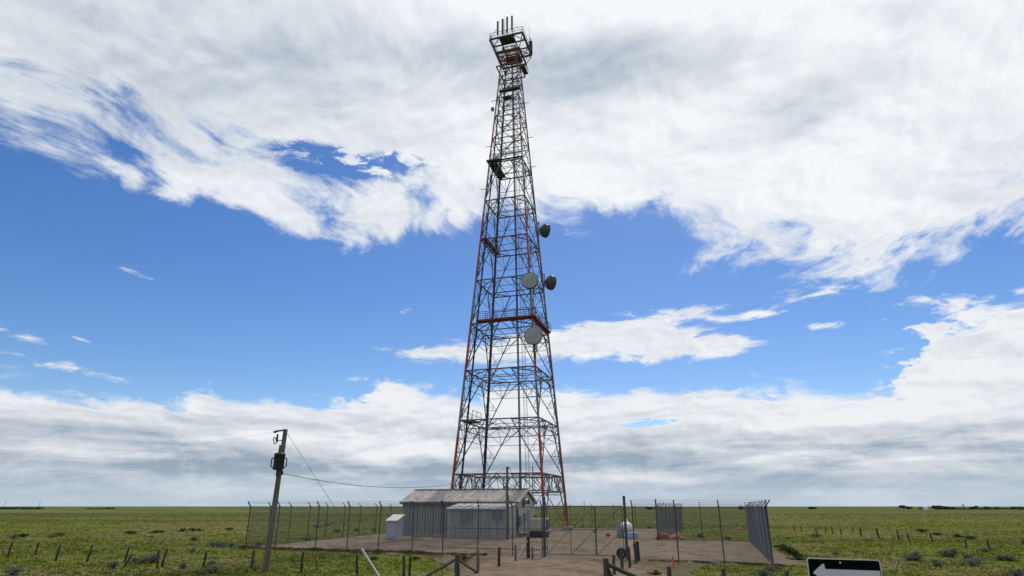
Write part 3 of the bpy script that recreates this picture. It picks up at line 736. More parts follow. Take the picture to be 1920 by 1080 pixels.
for sgn in (0, 1):
    for i in range(14):
        x0 = -ov + (L + 2 * ov) * i / 14; x1 = -ov + (L + 2 * ov) * (i + 1) / 14 - .012; sl_ = (RG - EV) / (W / 2)
        m = MB(); ye = -ov if sgn == 0 else W + ov; ze = EV - ov * sl_ + .05 + (i % 2) * .006; zr = RG + .05 + (i % 2) * .006
        pts = []
        k = 3
        for q in range(k):
            for t, o in ((0, .03), (.12, .03), (.2, 0), (.92, 0)): pts.append((x0 + (x1 - x0) * (q + t) / k, o))
        pts.append((x1, .03)); N = len(pts)
        vs_ = [(x, ye, ze + o) for x, o in pts] + [(x, W / 2, zr + o) for x, o in pts] + [(x, ye, ze + o - .02) for x, o in pts]
        m.add(vs_, [(j, j + 1, N + j + 1, N + j) for j in range(N - 1)] + [(2 * N + j, 2 * N + j + 1, j + 1, j) for j in range(N - 1)])
        m.build('roof_panel', m_roof, shed, world=False)
    m = MB(); yb = -ov if sgn == 0 else W + ov
    m.box((L / 2, yb + (.03 if sgn == 0 else -.03), EV - ov * (RG - EV) / (W / 2) - .06), (L + 2 * ov, .05, .16)); m.build('eave_trim', m_trim, shed, world=False)
    for xx in (-ov, L + ov):
        m = MB(); m.bar((xx, yb, EV - ov * (RG - EV) / (W / 2) - .02), (xx, W / 2, RG - .01), .04, .16); m.build('verge_trim', m_hut_r if xx > 0 else m_trim, shed, world=False)
m = MB(); m.bar((-ov, W / 2, RG + .09), (L + ov, W / 2, RG + .09), .34, .05); m.build('ridge_cap', m_roof, shed, world=False)
# lean-to on the front
l0, l1, dp, zl, zh = 5.95, 11.2, 3.0, 2.35, 2.74
wx0 = ((l0 + 1.15, l0 + 2.15, 1.22, 2.18), (l1 - 1.15, l1 - .3, 1.42, 2.20))
sheets((l0, -dp, 0), (l1, -dp, 0), .1, zl, (0, -1, 0), m_wall_w, 7)
sheets((l0, 0, 0), (l0, -dp, 0), .1, zl, (-1, 0, 0), m_wall_w, 4, top=lambda q: zl + (zh - zl) * (q.y + dp) / dp)
m = MB(); m.add([(l1, -dp, .1), (l1, 0, .1), (l1, 0, zh), (l1, -dp, zl)], [(0, 1, 2, 3)]); m.build('lean_to_end_wall', m_gable, shed, world=False)
m = MB(); m.box(((l0 + l1) / 2, -dp / 2, .03), (l1 - l0 + .06, dp + .06, .16)); m.build('lean_to_foundation', m_conc, shed, world=False)
for i in range(7):
    x0 = l0 - .15 + (l1 - l0 + .3) * i / 7; x1 = l0 - .15 + (l1 - l0 + .3) * (i + 1) / 7 - .012; e = .2 * (zh - zl) / dp
    m = MB(); o = .004 * (i % 2)
    m.add([(x0, -dp - .2, zl - e + .06 + o), (x1, -dp - .2, zl - e + .06 + o), (x1, -.03, zh + .06 + o), (x0, -.03, zh + .06 + o), (x0, -dp - .2, zl - e - .04), (x1, -dp - .2, zl - e - .04)], [(0, 1, 2, 3), (4, 5, 1, 0)])
    m.bar((x0 + .02, -dp - .2, zl - e + .08), (x0 + .02, -.03, zh + .08), .05); m.build('lean_to_roof_panel', m_roof_w, shed, world=False)
for x0, x1, z0, z1 in wx0:
    m = MB(); m.box(((x0 + x1) / 2, -dp - .06, (z0 + z1) / 2), (x1 - x0, .03, z1 - z0)); wn = m.build('window', m_glass, shed, world=False)
    m = MB()
    for p0, p1 in (((x0, z0), (x1, z0)), ((x0, z1), (x1, z1)), ((x0, z0), (x0, z1)), ((x1, z0), (x1, z1)), (((x0 + x1) / 2, z0), ((x0 + x1) / 2, z1))):
        m.bar((p0[0], -dp - .08, p0[1]), (p1[0], -dp - .08, p1[1]), .05)
    link('window_frame', m.mesh('window_frame', m_grey), wn)
# right gable end: hood, flue, wall boxes, conduit
m = MB()
for q in range(13):
    a0 = math.pi * q / 12
    m.v.append((L + .02, W / 2 - .95 + .42 * math.cos(a0), 2.78 + .46 * math.sin(a0))); m.v.append((L + .50, W / 2 - .95 + .42 * math.cos(a0), 2.70 + .46 * math.sin(a0)))
for q in range(12): m.f.append([2 * q, 2 * q + 1, 2 * q + 3, 2 * q + 2]); m.mi.append(0); m.sm.append(True)
ho = m.build('fan_hood', m_galv, shed, world=False)
m = MB(); m.lathe([(.40, .02), (.36, .06), (.05, .05)], (L, W / 2 - .95, 2.82), (1, 0, 0), 20); link('fan', m.mesh('fan', m_black), ho)
m = MB(); m.tube([(L - .5, W / 2 - .3, 3.7), (L - .5, W / 2 - .3, 4.75)], .085, 10); m.tube([(L - .5, W / 2 - .3, 4.75), (L - .5, W / 2 - .3, 4.95)], .13, 10); m.build('flue_pipe', m_trim, shed, world=False)
m = MB(); m.box((L + .17, .62, 1.32), (.34, .62, .82)); m.build('air_conditioner', m_grey, shed, .02, world=False)
m = MB(); m.box((L + .12, 2.2, 1.62), (.24, .48, .62)); m.build('meter_box', m_grey, shed, .02, world=False)
m = MB(); m.tube([(L + .1, 2.2, 1.3), (L + .1, 2.2, .05)], .045, 8); m.build('conduit', m_galv, shed, world=False)
m = MB(); m.tube([(L + .06, .1, 2.35), (L + .06, .1, .45), (L + .16, .3, .2), (L + .3, 2.8, .14)], .05, 8); m.build('black_conduit', m_cable, shed, world=False)
m = MB(); m.box((L + .03, 3.9, 1.1), (.05, .95, 2.05)); dr = m.build('door', m_grey, shed, world=False)
m = MB(); m.tube([(L + .08, 3.55, 1.05), (L + .13, 3.55, 1.05)], .03, 8); link('handle', m.mesh('handle', m_black), dr)

# small leaning-roof hut
hx, hy = G(722.5, 1012).xy
hut = empty('small_hut', (hx, hy, 0.05), -R(12), 'small pale lilac hut with a sloping cream roof on the gravel beside the shed', 'hut')
w_, d_, hf, hb = .92, 1.45, 1.38, 1.78
m = MB(); m.add([(0, 0, 0), (w_, 0, 0), (w_, d_, 0), (0, d_, 0), (0, 0, hf), (w_, 0, hf), (w_, d_, hb), (0, d_, hb)], [(0, 1, 5, 4), (1, 2, 6, 5), (2, 3, 7, 6), (3, 0, 4, 7)]); m.build('wall', m_hut, hut, world=False)
m = MB(); m.add([(-.08, -.1, hf - .02), (w_ + .08, -.1, hf - .02), (w_ + .08, d_ + .1, hb + .04), (-.08, d_ + .1, hb + .04), (-.08, -.1, hf + .05), (w_ + .08, -.1, hf + .05), (w_ + .08, d_ + .1, hb + .11), (-.08, d_ + .1, hb + .11)], [(3, 2, 1, 0), (4, 5, 6, 7), (0, 1, 5, 4), (1, 2, 6, 5), (2, 3, 7, 6), (3, 0, 4, 7)]); m.build('roof', m_hut_r, hut, world=False)
m = MB(); m.box((w_ / 2, -.02, hf * .48), (w_ * .72, .03, hf * .84)); m.build('door', m_hut, hut, world=False)
m = MB(); m.box((w_ / 2, d_ / 2, .02), (w_ + .12, d_ + .12, .06)); m.build('base', m_conc, hut, world=False)

# generator set beside the gable
gx_, gy_ = G(993, 1009).xy
gen = empty('generator', (gx_, gy_, 0.05), -SH, 'beige generator cabinet on a black base beside the shed gable', 'generator')
m = MB(); m.box((.72, .55, .26), (1.5, 1.05, .48)); m.build('base', m_black, gen, .02, world=False)
m = MB(); m.box((.62, .55, 1.02), (1.20, 1.0, 1.02)); m.build('cabinet', m_beige, gen, .04, world=False)
m = MB(); m.box((1.37, .55, 1.02), (.16, 1.08, 1.10)); gr = m.build('radiator_end', m_white, gen, .02, world=False)
m = MB(); m.box((1.37, .0, 1.02), (.10, .05, .86)); m.box((1.455, .55, 1.02), (.03, .86, .88)); link('grille', m.mesh('grille', m_black), gr)
m = MB(); m.tube([(.3, .5, 1.5), (.3, .5, 1.75), (.15, .5, 1.85)], .05, 8); m.build('exhaust', m_trim, gen, world=False)

# propane tank, crates and litter in the yard
tk = G(1179.5, 1010); ta = Vector((math.sin(R(4)), math.cos(R(4)), 0)); r_ = .44
tank = empty('propane_tank', (tk.x, tk.y + .5, 0.05), 0, 'white horizontal propane tank on short legs behind the gate', 'tank')
c0 = Vector((tk.x + .02, tk.y + .5, .86))
m = MB(); m.lathe([(.001, -.30), (r_ * .45, -.27), (r_ * .8, -.15), (r_, .05), (r_, 1.9), (r_ * .8, 2.1), (.001, 2.25)], c0, ta, 28); m.build('vessel', m_white, tank)
for q in (.3, 1.6):
    m = MB(); cc = c0 + ta * q; sd = Vector((ta.y, -ta.x, 0))
    m.bar(cc - sd * .38 + Vector((0, 0, -.35)), Vector((cc.x - sd.x * .38, cc.y - sd.y * .38, .05)), .12); m.bar(cc + sd * .38 + Vector((0, 0, -.35)), Vector((cc.x + sd.x * .38, cc.y + sd.y * .38, .05)), .12); m.build('leg', m_grey, tank)
m = MB(); m.lathe([(.16, 0), (.16, .16), (.10, .24), (.001, .26)], c0 + ta * .8 + Vector((0, 0, r_ - .03)), (0, 0, 1), 16); m.build('valve_dome', m_white, tank)
m = MB(); m.box(c0 + Vector((-.66, .5, -.12)), (.30, .9, 1.25)); m.build('side_shield', m_grey, tank)
g = G(1185, 1011.5); bx_ = empty('storage_bin', (g.x, g.y, .05), .1, 'pale blue plastic bin on the gravel under the propane tank', 'bin')
m = MB(); m.box((0, 0, .22), (.86, .5, .42)); m.build('body', m_blue, bx_, .03, world=False)
m = MB(); m.box((0, 0, .45), (.92, .55, .06)); m.build('lid', m_blue, bx_, .015, world=False)
g = G(1140, 1007); rb = empty('fuel_can', (g.x, g.y, .05), .2, 'small red can standing alone on the yard gravel', 'can')
m = MB(); m.box((0, 0, .13), (.36, .22, .24)); m.build('body', m_red, rb, .03, world=False)
m = MB(); m.tube([(-.1, 0, .25), (-.1, 0, .31), (.1, 0, .31), (.1, 0, .25)], .018, 6); m.build('handle', m_red, rb, world=False)
m = MB(); m.tube([(.14, 0, .25), (.22, 0, .34)], .02, 6); m.build('spout', m_black, rb, world=False)
def heap(name, c, sx_, sy_, h, label, seed, rz=0):
    rr = random.Random(seed); bm = bmesh.new(); bmesh.ops.create_icosphere(bm, subdivisions=4, radius=1.0)
    ph = [(rr.uniform(0, 6), rr.uniform(0, 6), rr.uniform(2, 6), rr.uniform(2, 6)) for _ in range(5)]
    for v in bm.verts:
        k = 1 + sum(.055 * math.sin(v.co.x * p[2] + p[0]) * math.sin(v.co.y * p[3] + v.co.z * 3 + p[1]) for p in ph)
        z = max(v.co.z, -.02); v.co = Vector((v.co.x * sx_ * k, v.co.y * sy_ * k, z * h * k * (1 - .45 * max(0, v.co.x))))
    me = bpy.data.meshes.new(name); bm.to_mesh(me); bm.free(); me.materials.append(m_tarp)
    for p in me.polygons: p.use_smooth = True
    o = link(name, me, None, c, rz); tag(o, label, 'tarp', 'orange tarps by the slatted panel')
g = G(1243, 1012.5); heap('tarp', (g.x + .1, g.y, .05), .72, .4, .5, 'crumpled orange tarp heaped against the slatted fence panel', 4)
g = G(1268, 1012); heap('tarp', (g.x + .15, g.y, .05), .6, .35, .3, 'flatter orange tarp lying past the slatted panel towards the grass', 9)
g = G(1387.5, 993.5); heap('tarp', (g.x, g.y, .0), .38, .25, .24, 'scrap of orange tarp caught in the grass behind the short joining fence', 14)
g = G(1166, 1050); ty = empty('tyre', (g.x, g.y, .05), 0, 'old black tyre leaning at the foot of the right gate post', 'tyre')
m = MB(); m.lathe([(.14, -.08), (.24, -.09), (.27, -.05), (.27, .05), (.24, .09), (.14, .08), (.14, -.08)], (0, 0, .265), (.12, -1, .16), 28); m.build('tread', m_rubber, ty, world=False)
m = MB(); m.lathe([(.14, -.06), (.09, -.03), (.09, .03), (.14, .06)], (0, 0, .265), (.12, -1, .16), 20); m.build('rim', m_trim, ty, world=False)

# ------------------------------------------------------------------ poles and wires
ub = G(497, 1072); UY = ub.y; ut = AT(535.5, 805, UY)
up = empty('utility_pole', (ub.x, ub.y, 0), 0, 'leaning weathered wooden utility pole with transformer in the grass outside the fence', 'utility pole')
m = MB(); m.tube([ub + (ut - ub) * t for t in (0, .25, .5, .75, 1)], .132, 14, .095); m.build('shaft', m_pole, up)
def U(px, py, dy=0.0): return AT(px, py, UY + dy)
m = MB(); m.bar(U(533, 806.5), U(519, 808.5, -.1), .07); m.build('bracket_arm', m_thin, up)
m = MB(); a = U(516, 809.5, -.1)
m.tube([U(519.5, 808.5, -.1), U(513.5, 810.5, -.1)], .055, 8); m.build('insulator', m_porc, up)
m = MB(); m.tube([U(520.6, 814), U(519.4, 829)], .045, 8); m.bar(U(519.8, 825.5), U(529.5, 826), .035); m.build('fuse_cutout', m_thin, up)
m = MB(); m.tube([U(518.8, 830), U(514.8, 833), U(512.6, 824), U(514, 819.5), U(517, 821), U(518.4, 829)], .024, 6); m.build('fuse_lead', m_cable, up)
tcn = U(523.2, 866, -.28)
m = MB(); m.lathe([(.001, -.34), (.21, -.34), (.225, -.31), (.225, .27), (.25, .28), (.25, .34), (.12, .40), (.001, .41)], tcn, (0, 0, 1), 22); tf = m.build('transformer', m_trafo, up)
m = MB()
for q in (-1, 1): m.tube([tcn + Vector((q * .2, 0, .22)), tcn + Vector((q * .33, 0, .12)), tcn + Vector((q * .34, 0, -.18)), tcn + Vector((q * .2, 0, -.28))], .03, 8)
o = link('cooling_tube', m.mesh('cooling_tube', m_trafo, 0, tuple(up.location)), tf)
m = MB(); m.tube([tcn + Vector((-.04, 0, .38)), tcn + Vector((-.04, 0, .72))], .055, 8, .04); link('bushing', m.mesh('bushing', m_porc, 0, tuple(up.location)), tf)
m = MB(); m.bar(tcn + Vector((0, .1, .15)), U(527.5, 858), .1); m.bar(tcn + Vector((0, .1, -.15)), U(526.5, 874), .1); m.build('transformer_bracket', m_thin, up)
m = MB(); m.tube([U(519, 880, -.2), U(518, 890, -.1), U(519, 900)], .02, 6); m.tube([U(528.5, 885), U(530.5, 884)], .05, 8); m.tube([U(528, 888.5), U(530.2, 888.2)], .05, 8); m.build('ground_lead', m_cable, up)
def wire(name, p0, p1, sag, r, label, n=24):
    p0, p1 = Vector(p0), Vector(p1); pts = []
    for i in range(n + 1):
        t = i / n; q = p0.lerp(p1, t); q.z -= sag * 4 * t * (1 - t); pts.append(q)
    e = p0; o_ = empty(name, (e.x, e.y, e.z), 0, label, 'wire'); m = MB(); m.tube(pts, r, 5)
    me = m.mesh(name, m_cable, 0, (e.x, e.y, e.z)); bpy.data.objects.remove(o_)
    return tag(link(name, me, None, e), label, 'wire')
sp = G(951, 1012, .05); spt = AT(951, 875, sp.y)
wire('service_cable', U(530, 888), spt + Vector((0, -.1, -.12)), 1.02, .013, 'thin dark service cable sagging from the utility pole to the shed pole')
wire('power_line', U(513.5, 810.5, -.1), AT(-100, 868, 55), .5, .0028, 'thin upper overhead line running off from the utility pole top insulator')
wire('power_line', U(522, 842), AT(-100, 912, 55), .5, .0024, 'thin lower overhead line running off from the transformer bushing')
an = G(726, 1104)
gd = (an - U(538, 812)); gt = U(538, 812)
wire('guy_wire', gt, an, 0, .008, 'thin steel guy wire slanting from the utility pole top down to the ground', 4)
i0 = gt + gd * .80
m = MB(); m.tube([i0 + Vector((0, -.02, .02)), an], .032, 8); gdn = m.mesh('guy_guard', m_hut, 0, tuple(an)); tag(link('guy_guard', gdn, None, an), 'white plastic guard pipe round the foot of the slanting guy wire', 'guard')
spo = empty('service_pole', sp, 0, 'slim brown wooden pole standing right before the shed lean-to', 'pole')
m = MB(); m.tube([sp, sp.lerp(spt, .5), spt], .125, 12, .095); m.build('shaft', m_pole, spo)
m = MB(); m.tube([spt + Vector((.08, -.05, -.12)), spt + Vector((.24, -.05, -.1))], .05, 8); m.build('insulator', m_porc, spo)
m = MB(); m.tube([sp + Vector((.13, -.06, .3)), sp + Vector((.11, -.06, 3.4))], .03, 6); m.build('conduit', m_galv, spo)
wire('drop_wire', spt + Vector((.24, -.05, -.1)), tw((0.9, -1, 3.6)) + Vector((0, 0, .9)), .25, .012, 'short thin wire dropping from the slim shed pole towards the tower', 8)
mp = Vector((AT(998.5, 877, 65).x, 65, .05)); mt = AT(998.5, 877, 65)
ma = empty('mast', mp, 0, 'thin grey pipe mast rising behind the right end of the shed', 'mast')
m = MB(); m.tube([mp, mt], .06, 8, .05); m.build('pipe', m_galv, ma)
m = MB(); m.tube([mt, mt + Vector((0, 0, .15))], .085, 8, .06); m.build('cap', m_galv, ma)

# ------------------------------------------------------------------ chain-link fences
FH = 2.55
def link_mesh(L_, H_=FH - .08, pitch=.076, t=.0052):
    """woven wire between two posts: crossing diagonal wires"""
    m = MB(); n = int((L_ + H_) / pitch)
    for sgn in (1, -1):
        for i in range(n):
            a = -H_ + (i + .5) * pitch
            x0, z0 = a, 0.0; x1, z1 = a + H_, H_
            if x0 < 0: z0 = -x0; x0 = 0
            if x1 > L_: z1 = H_ - (x1 - L_); x1 = L_
            if x1 - x0 < .02: continue
            if sgn < 0: x0, x1 = L_ - x0, L_ - x1
            y = .004 * sgn; p0 = Vector((x0, y, z0)); p1 = Vector((x1, y, z1)); d = (p1 - p0).normalized(); nn = Vector((-d.z, 0, d.x)) * t * .5
            yy = Vector((0, t * .55, 0))
            m.add([p0 + nn, p0 - nn, p0 + yy, p1 + nn, p1 - nn, p1 + yy], [(0, 1, 4, 3), (1, 2, 5, 4), (2, 0, 3, 5)])
    return m.mesh('chain_link', m_link)
_lm = {}
def get_link(L_):
    k = round(L_, 2)
    if k not in _lm: _lm[k] = link_mesh(k)
    return _lm[k]
_post = {}
def post_mesh(h, r, arm):
    k = (h, r, arm)
    if k not in _post:
        m = MB(); m.tube([(0, 0, -.05), (0, 0, h)], r, 8)
        if arm: m.bar((0, 0, h - .03), (arm * .26, 0, h + .30), .05)
        m.lathe([(r * 1.25, h - .02), (r * 1.25, h + .03), (.001, h + .06)], n=8)
        _post[k] = m.mesh('post', m_fence)
    return _post[k]
slat_me = None
def fence(label, pts, arm_dir, slats=False, rails=(), base=0.04, tall=None, name='chain_link_fence', seed=0, skip=()):
    """one run of fence: posts, rails, woven bays, barbed strands"""
    global slat_me
    o0 = Vector((*pts[0].xy, base)); f = empty(name, o0, 0, label, 'fence'); rr = random.Random(seed)
    ad = Vector(arm_dir); aa = math.atan2(ad.y, ad.x)
    P = [Vector((*p.xy, 0)) for p in pts]
    for i, p in enumerate(P):
        big = tall and i in tall
        me = post_mesh(FH + (.5 if big else 0), .032 if not big else .055, 0 if big else 1)
        o = link('post', me, f, p - o0 + Vector((0, 0, base)), aa); o.rotation_euler = (rr.uniform(-.012, .012), rr.uniform(-.012, .012), aa)
    for i in range(len(P) - 1):
        if i in skip: continue
        p, q = P[i], P[i + 1]; L_ = (q - p).length; ang_ = math.atan2(q.y - p.y, q.x - p.x)
        link('chain_link', get_link(L_), f, p - o0 + Vector((0, 0, base + .05)), ang_)
        for h in (FH - .03,) + tuple(rails):
            m = MB(); m.tube([p - o0 + Vector((0, 0, h + base)), q - o0 + Vector((0, 0, h + base))], .021, 6); m.build('rail', m_fence, f, world=False)
        if slats:
            if slat_me is None:
                mm = MB(); mm.box((0, 0, FH / 2), (.085, .016, FH - .2)); slat_me = mm.mesh('slat', m_slat)
            k = int(L_ / .125)
            for j in range(k):
                x = p.lerp(q, (j + .5) / k); o = link('slat', slat_me, f, x - o0 + Vector((0, 0, base + .02 + rr.uniform(-.03, .03))), ang_ + rr.uniform(-.06, .06))
    for s_ in range(3):
        off = ad.normalized() * (.07 + .085 * s_); h = FH + .07 + .105 * s_; m = MB()
        for i in range(len(P) - 1):
            if i in skip: continue
            m.tube([P[i] - o0 + off + Vector((0, 0, h + base)), P[i + 1] - o0 + off + Vector((0, 0, h + base))], .006, 4, cap=False)
        m.build('barbed_wire', m_link, f, world=False)
    m = MB()
    for i in range(len(P) - 1):
        if i in skip: continue
        m.tube([P[i] - o0 + Vector((0, 0, .06 + base)), P[i + 1] - o0 + Vector((0, 0, .05 + base))], .016, 5, cap=False)
    m.build('tension_wire', m_fence, f, world=False)
    return f
def along(p, q, ts): return [p.lerp(q, t) for t in ts]
ab = (Bc - A); fn = Vector((-ab.y, ab.x, 0)).normalized() * -1       # outward = towards the road
def t_of(px, py): g = G(px, py); return (g - A).dot(ab) / ab.length_squared
tl = [t_of(*q) for q in ((513, 1030), (572, 1034), (632, 1036), (691, 1038), (757, 1040), (822, 1041))]
fl = along(A, Bc, [0] + tl)
fence('front chain-link fence with thin barbed-wire posts between the utility pole and the lean-to', fl, fn, seed=1)
tp = [t_of(*q) for q in ((822, 1041), (883, 1044), (946, 1047), (1008, 1048))]
fence('triple-railed chain-link panels between the front fence and the left gate post', along(A, Bc, tp), fn, rails=(1.38, .35), seed=2)
tg0, tg1 = t_of(1013, 1048), t_of(1174, 1052)
tr = [tg1 + .012, t_of(1261, 1061), t_of(1357, 1059), 1.0]
fence('front chain-link fence from the right gate post to the slatted side fence', along(A, Bc, tr), fn, seed=3)
k = (Dc - Bc).length; n = 8
fence('grey slatted chain-link side fence with a row of outward barbed-wire arms', along(Bc, Dc, [i / n for i in range(n + 1)]), (Dc - Bc).cross(Vector((0, 0, 1))), True, (1.1,), seed=4)
fence('short chain-link fence joining the slatted side fence and the slatted panel', along(Dc, Ec, [0, .5, 1.0]), (.3, 1, 0), seed=5, tall=(2,))
fence('short grey slatted fence panel with orange tarps heaped at its foot', along(Ec, Fc, [0, .2, .4]), (1, -.3, 0), True, (), seed=6)
fence('chain-link fence running from the slatted panel back past the tower', along(Ec, Gc, [.17, .3, .43, .56, .7, .85, 1.0]), (1, -.3, 0), seed=7)
fence('long chain-link fence closing the yard behind the tower and propane tank', along(Gc, Cc, [i / 11 for i in range(12)]), (.3, 1, 0), seed=8)
lt = [0, .055, .115, .175, .24, .31, .38, .46, .54, .62, .7, .78, .86, .93, 1.0]
fence('chain-link side fence slanting back from the utility pole corner behind the shed', along(A, Cc, lt), (-1, .25, 0), seed=9)

# gate
gp0, gp1 = A.lerp(Bc, tg0), A.lerp(Bc, tg1)
for p, lab in ((gp0, 'tall blue-grey steel gate post standing beside the generator'), (gp1, 'tall blue-grey steel gate post with the old tyre at its foot')):
    o = empty('gate_post', (p.x, p.y, 0.04), 0, lab, 'gate post')
    m = MB(); m.tube([(0, 0, -.04), (0, 0, 3.0)], .07, 12); m.build('post', m_gate, o, world=False)
    m = MB(); m.lathe([(.08, 2.96), (.08, 3.02), (.045, 3.07), (.001, 3.08)], n=12); m.build('cap', m_gate, o, world=False)
    for h in (.45, 1.45, 2.4):
        m = MB(); m.tube([(0, 0, h - .05), (0, 0, h + .05)], .09, 12); m.build('hinge_collar', m_fence, o, world=False)
gv = gp1 - gp0; gate = empty('chain_link_gate', (gp0.x, gp0.y, .10), math.atan2(gv.y, gv.x), 'wide double-leaf chain-link gate with diagonal braces across the gravel drive', 'gate')
GL = gv.length; hm = FH - .05
for x0, x1 in ((.14, GL * .635), (GL * .645, GL - .14)):
    m = MB()
    for p, q in (((x0, .1), (x1, .1)), ((x0, hm), (x1, hm)), ((x0, .1), (x0, hm)), ((x1, .1), (x1, hm)), ((x0, 1.35), (x1, 1.35))): m.tube([(p[0], 0, p[1]), (q[0], 0, q[1])], .019, 8)
    lf = m.build('leaf_frame', m_fence, gate, world=False)
    xm = (x0 + x1) / 2; segs = ((x0, xm), (xm, x1)) if x1 - x0 > 2 else ((x0, x1),)
    for a, b in segs:
        for z0, z1 in ((.1, 1.35), (1.35, hm)):
            m = MB(); m.tube([(a, 0, z0), (b, 0, z1)], .014, 6); m.build('brace', m_fence, gate, world=False)
    if len(segs) > 1:
        m = MB(); m.tube([(xm, 0, .1), (xm, 0, 1.35)], .018, 6); m.build('brace', m_fence, gate, world=False)
    o = link('chain_link', get_link(x1 - x0), gate, (x0, 0, .06))
m = MB(); m.box((GL * .64, -.05, 1.25), (.12, .1, .16)); m.build('latch', m_fence, gate, world=False)

# ------------------------------------------------------------------ wooden ranch posts
def wpost(px, py, top_py, r, m_, label, group=None, lean=None, base_z=0.0, name='wooden_post', cat='post'):
    g = G(px, py, base_z)
    tpx = lean if lean is not None else px + (px - 960) * -.0 + (960 - px) * (py - top_py) / 3300
    t = AT(tpx, top_py, g.y)
    m = MB(); d = (t - g); n = 9; rr = random.Random(int(px * 7 + py))
    pts = [g - d * .04] + [g + d * k + Vector((rr.uniform(-.012, .012), rr.uniform(-.012, .012), 0)) for k in (.0, .3, .6, .9)] + [g + d]
    m.tube(pts, r, n, r * .88); me = m.mesh(name, m_, 0, tuple(g))
    return tag(link(name, me, None, g), label, cat, group)
grp = 'thin fence posts in the prairie grass'
lab = 'thin dark wooden fence post standing alone in the prairie grass'
for px, py, ty_, ln in ((15, 1045, 1016, None), (66, 1041, 1018, None), (104, 1052, 1021, 114), (163, 1054, 1022, 173.5), (233, 1055, 1026, 242), (294.5, 1067, 1032, 298), (303.5, 1063, 1029, 313), (381, 1064, 1034, 387.5), (471, 1066, 1032, 476.5)):
    wpost(px, py, ty_, .052, m_wood_d, lab, grp, ln)
wpost(231.5, 1064, 1038, .045, m_wood_d, 'thin dark post tilted over against its upright neighbour in the grass', None, 249)
for px, py, ty_, ln in ((564, 1074, 1034, 569), (669, 1078, 1040, 669.5), (756, 1082, 1041, 758), (768, 1082, 1043, 769.5)):
    wpost(px, py, ty_, .055, m_wood_d, 'dark round fence post in the grass before the front chain-link fence', 'dark posts before the front fence', ln)
o = wpost(593, 1068, 1046, .035, m_fence, 'slim steel stake with an orange top in the grass by the front fence', None, 594.5, name='marker_stake', cat='stake')
g = G(593, 1068); t = AT(594.5, 1046, g.y); m = MB(); m.tube([t - g - Vector((0, 0, .12)), t - g + Vector((0, 0, .03))], .05, 8); link('orange_top', m.mesh('orange_top', m_orange), o)
# braced corner left of the drive
def brace(p, q, r, m_, label, name='brace_rail'):
    m = MB(); m.tube([p, p.lerp(q, .5) + Vector((0, 0, -.015)), q], r, 8); me = m.mesh(name, m_, 0, tuple(p))
    tag(link(name, me, None, p), label, 'brace')
lp = G(857, 1086); wpost(857, 1086, 1040, .11, m_wood_g, 'stout grey-green corner post joined by two braces left of the drive', None, 858)
rp = G(895.5, 1076); wpost(895.5, 1076, 1031, .07, m_wood, 'pale grey wooden post at the end of a slanting brace by the drive')
brace(AT(859.5, 1049, lp.y), AT(896, 1074, rp.y), .055, m_wood, 'slanting wooden brace dropping from the corner post to the pale post')
brace(AT(855.5, 1048, lp.y), G(800, 1082) + Vector((0, 0, .05)), .06, m_wood, 'slanting wooden brace dropping from the corner post into the grass')
wpost(935.5, 1064, 1026, .07, m_wood_d, 'short dark post left of the drive before the triple-railed panels', None, None)
wpost(966.5, 1053, 1022, .06, m_wood, 'short grey post with a white stick leaning on it by the left gate post')
wpost(990.5, 1048, 1006, .10, m_wood_d, 'thick black post just left of the tall gate post')
wpost(998.5, 1050, 1025, .055, m_wood, 'small pale post between the thick black post and the gate post')
p = G(968, 1052); q = AT(989, 1014, G(990.5, 1048).y - .1)
m = MB(); m.tube([p, q], .045, 6); tag(link('leaning_stick', m.mesh('leaning_stick', m_galv, 0, tuple(p)), None, p), 'pale stick leaning between the short grey post and the thick black post', 'stick')
# right of the drive
rp0 = G(1138, 1092); wpost(1138, 1092, 1047, .115, m_wood_g, 'stout green-brown corner post with a long rail right of the drive', None, 1135.5)
brace(AT(1139, 1058, rp0.y), G(1196, 1090) + Vector((0, 0, .12)), .075, m_wood_g, 'long greenish rail sloping down from the stout post right of the drive')
brace(AT(1139.5, 1064, rp0.y - .1), G(1152, 1092) + Vector((0, 0, .02)), .05, m_wood_d, 'short dark strut under the sloping rail right of the drive')
for px, py, ty_, ln, r, mm, lb in ((1152, 1079, 1040, 1150.5, .07, m_wood_g, 'plain grey-green post beside the stout corner post right of the drive'),
        (1167, 1068, 1029, 1165, .07, m_wood_g, 'greenish post standing in front of the old tyre'),
        (1181.5, 1065, 1026, 1178.5, .065, m_wood_d, 'dark tilted post right of the old tyre'),
        (1194, 1058, 1019, 1189, .07, m_wood_g, 'slightly tilted grey post beside the thick dark post near the gate'),
        (1197.5, 1053, 1015, 1194, .10, m_wood_d, 'thick dark post with a pale mark outside the right gate post')):
    wpost(px, py, ty_, r, mm, lb, None, ln)
for px, ty_ in ((1253.5, 1062), (1356, 1066), (1475, 1070)):
    wpost(px + 2, 1098, ty_, .085, m_wood_g, 'dark green post in the verge grass before the front right fence', 'dark green posts in the verge grass', px)
g = G(1263, 1066); o = empty('marker_flag', g, 0, 'orange marker wrapped on a stake under the front right fence', 'marker')
m = MB(); m.tube([g, g + Vector((0, 0, .5))], .02, 6); m.build('stake', m_fence, o)
m = MB(); m.tube([g + Vector((0, 0, .08)), g + Vector((.02, 0, .32))], .06, 8, .045); m.build('wrap', m_orange, o)
